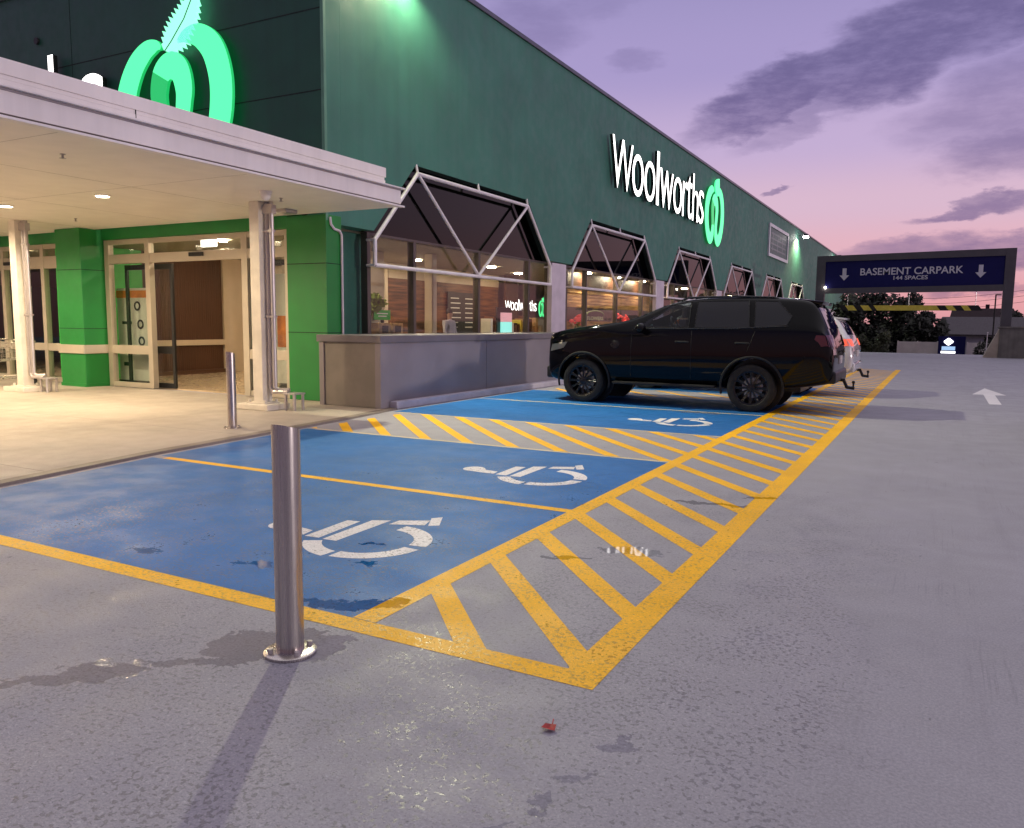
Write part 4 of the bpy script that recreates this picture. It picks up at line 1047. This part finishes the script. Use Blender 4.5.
        tl2 = patch([(4.83, 1.09), (4.79, 1.15), (4.73, 1.20), (4.75, 1.265), (4.88, 1.265), (4.93, 1.10)], s_, .014, 4)
        def rear(y, z):
            h = bvh.ray_cast(Vector(W((8, y, z))) - off, Vector((-1, 0, 0)))
            return (h[0] + off)[0] - ox if h[0] else 4.92
        # rear-facing half
        G_ = []
        for yy in (.89, .82, .72, .62):
            G_.append([W((rear(s_ * yy, z) + .014, s_ * yy, z)) for z in (1.09, 1.15, 1.21, 1.27)])
        for i in range(3):
            for k in range(3): tl2.add([G_[i][k], G_[i + 1][k], G_[i + 1][k + 1], G_[i][k + 1]], [(0, 1, 2, 3)])
        tl2.build('tail_light', M_tail if lit else M_tailoff, t, smooth=True, fix=False)
        rl_ = MB()
        Gl = [[W((rear(s_ * yy, z) + .013, s_ * yy, z)) for z in (.96, 1.05)] for yy in (.84, .72, .60)]
        for i in range(2): rl_.add([Gl[i][0], Gl[i + 1][0], Gl[i + 1][1], Gl[i][1]], [(0, 1, 2, 3)])
        rl_.build('reverse_lens', M_reverse, t, fix=False)
    # vent emblem on the front wing
    em = MB(); y = side(1.42, 1.05, -1); em.lathe([(0, .0), (0, .075), (.012, .065), (.014, 0)], W((1.42, y - .004, 1.05)), (0, -1, .05), 16); em.build('wing_vent', M_rim, t)
    # windscreen and rear glass, draped from above / behind
    def drape_top(xr, yr, dirv, start, out, nm, m_):
        mb = MB(); rows = []
        for i in range(7):
            row = []
            for k in range(9):
                a = i / 6; b = -1 + 2 * k / 8
                x = xr[0] + (xr[1] - xr[0]) * a; y = b * (yr[0] + (yr[1] - yr[0]) * a)
                h = bvh.ray_cast(Vector(W((x, y, 3))) - off, Vector((0, 0, -1))) if start == 'top' else bvh.ray_cast(Vector(W((8, y, x))) - off, Vector((-1, 0, 0)))
                p = h[0] + off; row.append(p + h[1] * out)
            rows.append(row)
        o = len(mb.v)
        for i in range(6):
            for k in range(8): mb.add([rows[i][k], rows[i][k + 1], rows[i + 1][k + 1], rows[i + 1][k]], [(0, 1, 2, 3)])
        mb.build(nm, m_, t, smooth=True, fix=False)
    drape_top((1.62, 2.25), (.76, .62), None, 'top', .006, 'windscreen', M_carglass2)
    drape_top((1.37, 1.70), (.72, .60), None, 'rear', .008, 'rear_window', M_carglass)
    sp = MB(); sp.add([W(p) for p in [(4.42, -.60, 1.845), (4.42, .60, 1.845), (4.80, .57, 1.80), (4.80, -.57, 1.80), (4.42, -.60, 1.79), (4.42, .60, 1.79), (4.77, .57, 1.75), (4.77, -.57, 1.75)]],
                      [(0, 1, 2, 3), (4, 7, 6, 5), (0, 3, 7, 4), (1, 5, 6, 2), (2, 6, 7, 3), (0, 4, 5, 1)]); sp.build('roof_spoiler', paint, t, bevel=.012, smooth=True)
    bm_ = MB(); bm_.box(ox + 4.86, ox + 5.06, oy - .80, oy + .80, .50, .70); bm_.build('rear_bumper', M_black if paint is M_carblack else paint, t, bevel=.05, smooth=True, seg=4)
    fb = MB(); fb.box(ox - .02, ox + .18, oy - .72, oy + .72, .40, .62); fb.build('front_bumper', M_black, t, bevel=.05, smooth=True, seg=4)
    gr = MB(); gr.box(ox - .005, ox + .06, oy - .52, oy + .52, .66, .98)
    for k in range(3): gr.box(ox - .012, ox + .0, oy - .52, oy + .52, .70 + k * .09, .735 + k * .09)
    gr.build('grille', M_rim, t)
    pr = MB(); pr.box(ox + 5.02, ox + 5.04, oy - .20, oy + .20, .80, .93); pr.build('number_plate', M_plate, t)
    if tow:
        tb = MB(); tb.box(ox + 4.8, ox + 5.12, oy - .03, oy + .03, .50, .55); tb.tube([W((5.10, 0, .525)), W((5.15, 0, .41)), W((5.27, 0, .395))], .026, 8); tb.cyl(W((5.25, 0, .395)), W((5.25, 0, .47)), .014, n=8); tb.ball(W((5.25, 0, .495)), .028, 10); tb.build('tow_bar', M_black, t, smooth=True)
    uf = MB(); uf.box(ox + .5, ox + 4.5, oy - .50, oy + .50, .33, .42); uf.build('chassis', M_black, t)
    return t
suv((-6.47, 14.13), 'large black seven seat car reversed out with its tow bar over the yellow hatching', M_carblack, False, 'parked cars')
suv((-6.52, 17.75), 'white car with one glowing tail light parked beyond the black car', M_carwhite, True, 'parked cars', sz=.78)

oc = suv((-2.6, 0), 'white hatchback waiting in the driveway beside the blue bays', M_carwhite, False, 'parked cars', False, .86)
oc.scale = (.80, .80, .80); oc.rotation_euler = (0, 0, R(90)); oc.location = (2.6, 12.35, 0)
# ================================================================== BASEMENT SIGN GANTRY
GY = 45.0
t = thing('sign_gantry', 'grey steel gantry holding a navy sign reading BASEMENT CARPARK', 'sign', (-1.5, GY, 0))
pm = MB(); pm.box(-5.98, -5.55, GY - .2, GY + .2, 0, 5.08); pm.build('gantry_post', M_gantry, t, bevel=.01)
pm = MB(); pm.box(2.48, 2.92, GY - .2, GY + .2, 1.50, 5.21); pm.build('gantry_post', M_gantry, t, bevel=.01)
def q4(x0, x1, a0, a1, b0, b1): return [(x0, a0), (x1, a1), (x1, b1), (x0, b0)]
fgy = lambda u, v, d: (u, GY - .2 + d, v)
pm = MB(); pm.prism(q4(-5.549, 2.479, 4.78, 4.86, 5.078, 5.205), fgy, 0, .4); pm.build('top_beam', M_gantry, t)
pm = MB(); pm.prism(q4(-5.549, 2.479, 3.14, 3.20, 3.40, 3.50), fgy, 0, .4); pm.build('bottom_beam', M_gantry, t)
pm = MB(); pm.prism(q4(-5.547, 2.477, 3.402, 3.502, 4.778, 4.858), lambda u, v, d: (u, GY - .12 + d, v), 0, .2); sgn = pm.build('sign_face', M_navy, t)
fg = lambda u, v, d: (u, GY - .123 - d, v + .006 * (u + 1.5))
text_mb('BASEMENT CARPARK', fg, -3.86, .76, 4.06, 4.42, .012, bold=.014).build('lettering', M_signtext, sgn)
text_mb('144 SPACES', fg, -2.30, -.76, 3.80, 4.0, .012, bold=.014).build('lettering', M_signtext, sgn)
for cx in (-4.62, 1.50):
    a_ = MB(); a_.prism([(cx - .095, 4.44), (cx - .095, 4.08), (cx - .23, 4.08), (cx, 3.82), (cx + .23, 4.08), (cx + .095, 4.08), (cx + .095, 4.44)], fg, 0, .012); a_.build('arrow', M_signtext, sgn)
a_ = MB(); a_.ball((-5.50, GY - .26, 3.44), .055, 10); a_.build('marker_lamp', M_lamp, t)
t = thing('height_bar', 'yellow and black height clearance bar hanging on chains behind the gantry', 'height bar', (-1.5, 47, 2.3))
HB = [(-4.95, -4.62, 1), (-4.62, -4.2, 0), (-4.2, -3.85, 1), (-3.85, -3.45, 0), (-3.45, -3.2, 1), (-3.2, -.22, 0), (-.22, .17, 1), (.17, .52, 0), (.52, .88, 1), (.88, 1.18, 0), (1.18, 1.68, 1)]
for a, b, k in HB:
    MB().prism([(a + .10, 2.30), (b + .10, 2.30), (b - .10, 2.57), (a - .10, 2.57)], lambda u, v, d: (u, 47 - .07 + d, v), 0, .14).build('black_band' if k else 'yellow_band', M_barK if k else M_barY, t)
for x in (-4.6, -1.6, 1.45):
    ch = MB(); ch.cyl((x, 47, 2.57), (x, 47, 4.4), .014, n=6); ch.build('chain', M_zinc, t)
hb = MB(); hb.box(-5.3, 2.0, 46.9, 47.1, 4.4, 4.58); hb.box(-5.3, -5.1, 45.12, 46.9, 4.4, 4.58); hb.box(1.8, 2.0, 45.12, 46.9, 4.4, 4.58); hb.build('hanger_beam', M_gantry, t)
t = thing('concrete_wall', 'grey concrete ramp wall under the right gantry post with sloping pale end', 'wall', (6, GY, 0))
cw = MB(); cw.box(2.46, 14.0, GY - .4, GY + .4, 0, 1.42); cw.build('wall', M_concrete, t, bevel=.01)
cw = MB(); cw.box(2.40, 14.05, GY - .46, GY + .46, 1.421, 1.50); cw.build('coping', M_concrete, t, bevel=.01)
cw = MB(); cw.prism([(1.85, 0), (2.455, 0), (2.455, 1.38)], lambda u, v, d: (u, GY - .35 + d, v), 0, .7); cw.build('sloping_end', M_concrete2, t)

# ================================================================== BACKGROUND
def tree(x, y, z0, h, crown, label, m_=M_leafd, seed=1, n=5200, size=.17, name='tree'):
    rl = random.Random(seed)
    t = thing(name, label, 'tree' if name == 'tree' else 'bush', (x, y, z0), 'trees beyond the car park' if name == 'tree' else 'bushes beyond the car park')
    tr = MB(); tr.cyl((x, y, z0), (x + .1, y, z0 + h * .5), .22 if name == 'tree' else .06, .12 if name == 'tree' else .03, 10)
    for k in range(6):
        a = rl.uniform(0, 6.28); zz = z0 + h * rl.uniform(.3, .5)
        tr.cyl((x + .05, y, zz), (x + crown[0] * .6 * math.cos(a), y + crown[1] * .6 * math.sin(a), zz + h * rl.uniform(.15, .35)), .07 if name == 'tree' else .02, .03 if name == 'tree' else .01, 6)
    tr.build('trunk', M_bark, t)
    cr = MB(); K = 26
    for k in range(K):
        a = rl.uniform(0, 6.28); rr_ = math.sqrt(rl.random()); zz = rl.uniform(-1, 1)
        c = (x + crown[0] * rr_ * math.cos(a) * math.sqrt(1 - zz * zz * .8), y + crown[1] * rr_ * math.sin(a), z0 + h - crown[2] + crown[2] * zz * .92)
        s_ = rl.uniform(.22, .42)
        leafcloud(cr, c, (crown[0] * s_, crown[1] * s_, crown[2] * s_), n // K, size, rl)
    cr.build('crown', m_, t, fix=False)
tree(-4.9, 63, -1.45, 5.0, (2.1, 1.6, 2.5), 'dark bushy tree at the left end under the navy sign', seed=1)
tree(-2.6, 64, -1.45, 5.05, (1.9, 1.6, 2.5), 'dark dense tree in the middle under the navy sign', seed=2)
tree(-1.0, 61, -1.45, 3.9, (1.2, 1.2, 1.9), 'lower dark tree next to the tiled house roof', seed=3, n=4200)
tree(-6.6, 66, -1.45, 4.6, (1.6, 1.6, 2.3), 'dark tree partly behind the green building corner', seed=4)
tree(4.6, 72, -1.45, 3.9, (1.3, 1.2, 1.7), 'dark rounded tree right of the gantry post', seed=6)
tree(-4.3, 52.6, -1.2, 2.0, (.75, .6, .8), 'olive rounded bush left of the pale fence', M_leafo, 7, 2200, .08, 'bush')
tree(-3.1, 52.8, -1.2, 2.2, (.6, .6, .9), 'grey green ragged bush beside the fence end', M_leafo, 9, 1500, .08, 'bush')
tree(2.15, 52.3, -1.2, 1.9, (.45, .45, .8), 'small dark bush in front of the right fence', M_leafd, 8, 1500, .07, 'bush')
# far dark hedge line so the horizon is closed
fh = MB(); rl = random.Random(11)
for k in range(220):
    x = rl.uniform(-60, 75); leafcloud(fh, (x, 120 + rl.uniform(-5, 5), .2 + 1.0 * math.sin(x * .3) * .5 + rl.uniform(-1.6, .9)), (1.6, 1.2, 1.1), 26, .5, rl)
tag(fh.build('distant_trees', M_leafd, fix=False), kind='stuff')
# houses
t = thing('house', 'pale walled house with a wide dark tiled roof behind the fence', 'house', (2.3, 66, -1.45))
h_ = MB(); h_.box(-.35, 5.6, 63, 70, -1.45, .96); h_.build('wall', M_wallh, t)
h_ = MB(); h_.add([(-.60, 62.6, .90), (6.0, 62.6, .90), (6.0, 70.4, .90), (-.60, 70.4, .90), (.0, 66.5, 2.22), (5.4, 66.5, 2.22), (-.60, 62.6, .98), (6, 62.6, .98)], [(6, 7, 5, 4), (1, 2, 5), (2, 3, 4, 5), (3, 0, 4), (0, 3, 2, 1), (0, 1, 7, 6)]); h_.build('roof', M_roof, t)
h_ = MB(); h_.box(2.6, 4.1, 62.985, 63.02, .0, .82); wi = h_.build('window', M_carglass, t)
h_ = MB(); h_.box(2.52, 4.18, 62.96, 63.0, .82, .88); h_.box(2.52, 4.18, 62.96, 63.0, -.08, .0); h_.build('frame', M_wallh, wi)
t = thing('house', 'far house with a flat topped maroon roof rising behind the tiled roof', 'house', (2.6, 80, -1.45))
h_ = MB(); h_.box(.7, 5.4, 79, 86, -1.45, 1.9); h_.build('wall', M_wallh, t)
h_ = MB(); h_.add([(.5, 78.6, 1.8), (5.8, 78.6, 1.8), (5.8, 86.4, 1.8), (.5, 86.4, 1.8), (.75, 80.0, 3.12), (5.3, 80.0, 3.12), (5.3, 84, 3.12), (.75, 84, 3.12)], [(0, 1, 5, 4), (1, 2, 6, 5), (2, 3, 7, 6), (3, 0, 4, 7), (4, 5, 6, 7), (0, 3, 2, 1)]); rf2 = h_.build('roof', M_roof2, t)
h_ = MB(); h_.box(3.3, 3.6, 81.5, 81.9, 2.6, 3.5); h_.build('chimney', M_roof2, rf2)
# fences
def fence(x0, x1, y, label, z0=-1.35, z1=.55):
    t = thing('fence', label, 'fence', ((x0 + x1) / 2, y, z0), 'pale board fences beyond the car park')
    n = max(2, int((x1 - x0) / 1.2)); m_ = MB(); m_.box(x0, x1, y, y + .04, z0, z1); m_.build('boards', M_fence, t)
    for k in range(n + 1): xx = x0 + (x1 - x0 - .08) * k / n; MB().box(xx, xx + .08, y - .05, y - .001, z0, z1 + .05).build('post', M_fence, t)
fence(-2.35, -.12, 54.5, 'pale board fence left of the lit navy sign')
fence(1.38, 2.9, 54.5, 'pale board fence right of the lit navy sign')
t = thing('lit_sign', 'navy board with glowing white emblem and blue strip between the fences', 'sign', (.6, 53.6, -1.3))
m_ = MB(); m_.box(-.12, 1.30, 53.6, 53.7, -1.2, .92); m_.build('board', M_navy, t)
fz = lambda u, v, d: (u, 53.6 - d, v)
m_ = MB(); m_.prism([(.42 + .22 * math.cos(a) * (1 + .12 * math.cos(4 * a)), .60 + .19 * math.sin(a) * (1 + .12 * math.cos(4 * a))) for a in [2 * math.pi * k / 32 for k in range(32)]], fz, 0, .05); m_.build('emblem', M_emblem, t)
m_ = MB(); m_.prism([(.08, .10), (.78, .10), (.78, .32), (.08, .32)], fz, 0, .03); m_.build('blue_strip', M_emblem2, t)
m_ = MB(); m_.prism([(.05, -.08), (.80, -.08), (.80, .04), (.05, .04)], fz, 0, .03); m_.build('white_strip', M_emblem, t)
# poles and wires
t = thing('lamp_post', 'thin dark street lamp pole seen under the navy sign', 'lamp post', (2.95, 58, -1.45))
m_ = MB(); m_.cyl((2.85, 58, -1.45), (2.85, 58, 3.5), .06, .04, 8); m_.build('pole', M_wire, t); m_ = MB(); m_.box(2.83, 3.15, 57.95, 58.05, 3.45, 3.52); m_.build('lamp_head', M_wire, t)
t = thing('fence_post', 'thin pale post standing at the foot of the ramp wall', 'post', (2.2, 50.3, -.4))
m_ = MB(); m_.cyl((2.2, 50.3, -.5), (2.22, 50.3, 1.15), .03, .025, 8); m_.build('shaft', M_lilac, t); m_ = MB(); m_.ball((2.22, 50.3, 1.17), .04, 8); m_.build('knob', M_lilac, t)
t = thing('utility_pole', 'wooden utility pole carrying wires beyond the right houses', 'utility pole', (9, 95, -1.45))
m_ = MB(); m_.cyl((9, 95, -1.45), (9, 95, 6.2), .14, .10, 8); m_.box(7.8, 10.2, 94.95, 95.05, 5.4, 5.52); m_.build('pole', M_bark, t)
m_ = MB()
for q, zz in enumerate((5.55, 5.0, 4.4)):
    pts = [(9 - 20 * s_ / 10, 95 + q * .1, zz - .9 * math.sin(math.pi * s_ / 10) - .35 * s_ / 10) for s_ in range(11)]
    m_.tube(pts, .018, 5)
m_.build('wire', M_wire, t)
# small red leaf on the deck
t = thing('fallen_leaf', 'small crumpled red leaf lying on the deck in the foreground', 'leaf', (-1.11, 2.36, 0))
m_ = MB(); m_.add([(-1.135, 2.345, .010), (-1.11, 2.335, .016), (-1.085, 2.35, .008), (-1.09, 2.375, .018), (-1.115, 2.385, .009), (-1.13, 2.37, .015), (-1.11, 2.36, .006)], [(0, 1, 6), (1, 2, 6), (2, 3, 6), (3, 4, 6), (4, 5, 6), (5, 0, 6)])
m_.build('blade', M_red, t, fix=False)
m_ = MB(); m_.tube([(-1.11, 2.385, .010), (-1.118, 2.41, .014)], .002, 5); m_.build('stalk', M_red, t)

# ================================================================== WORLD (dusk sky)
Wd = bpy.data.worlds.new('World'); S.world = Wd; Wd.use_nodes = True
t = NT(Wd.node_tree); t.n.clear()
out = t.new('ShaderNodeOutputWorld'); bg = t.new('ShaderNodeBackground'); t.l.new(bg.outputs[0], out.inputs[0])
D = t.new('ShaderNodeTexCoord').outputs['Generated']
dx, dy, dz = t.sep(D)
el = t.math('MULTIPLY', t.math('ARCSINE', dz), 180 / math.pi)
az = t.math('MULTIPLY', t.math('ARCTAN2', dx, dy), 180 / math.pi)
def cramp(v, stops):
    n = t.new('ShaderNodeValToRGB'); t.put(n.inputs[0], v); e = n.color_ramp.elements
    n.color_ramp.interpolation = 'EASE'
    while len(e) < len(stops): e.new(.5)
    for k, (p, c) in enumerate(stops): e[k].position = p; e[k].color = (*c, 1)
    return n.outputs[0]
elN = t.math('DIVIDE', t.math('ADD', el, 10.0), 100.0)
P_ = lambda d: (d + 10) / 100
grad = cramp(elN, [(0, (.20, .14, .17)), (P_(-1), (.60, .26, .28)), (P_(1.5), (.80, .37, .40)), (P_(5), (.80, .47, .55)), (P_(8), (.72, .50, .64)), (P_(12), (.57, .44, .68)), (P_(17), (.41, .34, .62)), (P_(24), (.33, .29, .55)), (P_(45), (.78, .72, .80)), (P_(90), (.92, .88, .95))])
# darker behind the shop front (direction -Y), brighter to the right
side = t.ramp(dy, -.75, .25, .45, 1.0)
grad = t.mix(1.0, grad, t.comb(side, side, side), 'MULTIPLY')
cv = t.comb(t.math('MULTIPLY', az, .10), t.math('MULTIPLY', el, .26), 0.0)
wob = t.noise(cv, 1.6, 6, .62, 0, 1)
wx, wy, wz = t.sep(t.vmath('SUBTRACT', wob, (.5, .5, .5)))
az2 = t.math('ADD', az, t.math('MULTIPLY', wx, 6.0)); el2 = t.math('ADD', el, t.math('MULTIPLY', wy, 3.6))
def blob(a0, e0, rx, ry, rot, soft=.55, amt=1.0):
    ca, sa = math.cos(R(rot)), math.sin(R(rot))
    u_ = t.math('SUBTRACT', az2, a0); v_ = t.math('SUBTRACT', el2, e0)
    p = t.math('DIVIDE', t.math('ADD', t.math('MULTIPLY', u_, ca), t.math('MULTIPLY', v_, sa)), rx)
    q = t.math('DIVIDE', t.math('SUBTRACT', t.math('MULTIPLY', v_, ca), t.math('MULTIPLY', u_, sa)), ry)
    d = t.math('ADD', t.math('MULTIPLY', p, p), t.math('MULTIPLY', q, q))
    return t.ramp(d, 1.0 + soft * .5, 1.0 - soft, 0, amt)
BL = [(-9.8, 15.2, 7.2, 1.9, 24, .6, 1.0), (-4.0, 16.9, 6.5, 2.9, 20, .6, 1.0), (3.0, 18.9, 7.5, 3.0, 12, .6, 1.0), (2.2, 13.4, 6.0, 2.3, 14, .9, .60), (4.6, 10.9, 6.2, 1.9, 10, .85, .75), (-8.0, 13.6, 5.5, .8, 20, .9, .55),
      (1.0, 7.3, 3.6, .55, 8, .7, .9), (-1.0, 4.7, 6.5, .75, -1, .8, .8), (5, 5.0, 8, 1.25, 3, .7, .95), (-4.5, 3.3, 5, .45, 0, .8, .5), (2.0, 2.2, 3.5, .35, 0, .8, .8),
      (-9.9, 9.3, .95, .30, 14, .8, .8), (-19.7, 17.4, 2.0, .8, 8, .95, .38), (-27.0, 20.0, 3.6, 1.9, 5, .95, .45), (-22.5, 21.0, 3, .9, 4, .95, .3)]
cl = 0.0
for b_ in BL: cl = t.math('MAXIMUM', cl, blob(*b_))
# broken cloud elsewhere in the sky, outside the view
gen = t.math('MULTIPLY', t.ramp(t.noise(D, 3.2, 7, .6), .52, .68), t.ramp(el, 26, 34))
cl = t.math('MAXIMUM', cl, t.math('MULTIPLY', gen, .35))
tex = t.ramp(t.noise(t.comb(t.math('MULTIPLY', az, .22), t.math('MULTIPLY', el, .7), 3.0), 1.0, 6, .68), .28, .62, .62, 1.0)
cl = t.math('MULTIPLY', cl, tex)
ccol = cramp(elN, [(0, (.20, .13, .20)), (P_(2), (.30, .17, .27)), (P_(6), (.23, .16, .32)), (P_(12), (.17, .13, .30)), (P_(18), (.150, .125, .29)), (P_(30), (.17, .15, .33)), (1, (.3, .3, .45))])
sky = t.mix(t.math('MULTIPLY', cl, .92, clamp=True), grad, ccol)
ns = t.new('ShaderNodeTexSky', sky_type='NISHITA'); ns.sun_disc = False; ns.sun_elevation = R(1.0); ns.sun_rotation = R(20); ns.air_density = 1.5
nsc = t.mix(1.0, ns.outputs[0], (.035, .035, .035), 'MULTIPLY')
fin = t.mix(1.0, sky, nsc, 'ADD') if False else t.mix(.03, sky, nsc)
t.put(bg.inputs[0], fin); bg.inputs[1].default_value = 1.0

# parallel light standing in for an unseen low lamp across the car park
sl = bpy.data.lights.new('far_low_lamp', 'SUN'); sl.energy = .75; sl.angle = R(1.2); sl.color = (1, .90, .88)
so = bpy.data.objects.new('far_low_lamp', sl); COL.objects.link(so)
so.rotation_euler = Vector((-1, .0, -.074)).to_track_quat('-Z', 'Y').to_euler()

# ================================================================== CAMERA
cam = bpy.data.cameras.new('camera'); co = bpy.data.objects.new('camera', cam); COL.objects.link(co); S.camera = co
F, yaw, pit, rol = 791.08, -.493778394, -.113972153, .0106281464
cy, sy, cp_, sp_ = math.cos(yaw), math.sin(yaw), math.cos(pit), math.sin(pit)
f_ = Vector((sy * cp_, cy * cp_, sp_)); r_ = Vector((cy, -sy, 0)); u_ = r_.cross(f_)
r2 = r_ * math.cos(rol) + u_ * math.sin(rol); u2 = u_ * math.cos(rol) - r_ * math.sin(rol)
m = Matrix(((r2.x, u2.x, -f_.x, 0), (r2.y, u2.y, -f_.y, 0), (r2.z, u2.z, -f_.z, 1.4), (0, 0, 0, 1)))
co.matrix_world = m
cam.sensor_fit = 'HORIZONTAL'; cam.sensor_width = 36; cam.lens = F / 1024 * 36; cam.clip_end = 3000; cam.clip_start = .05
S.view_settings.view_transform = 'Standard'; S.view_settings.look = 'None'; S.view_settings.exposure = 0.0; S.view_settings.gamma = 1
S.cycles.max_bounces = 8; S.cycles.transparent_max_bounces = 12; S.cycles.sample_clamp_indirect = 6
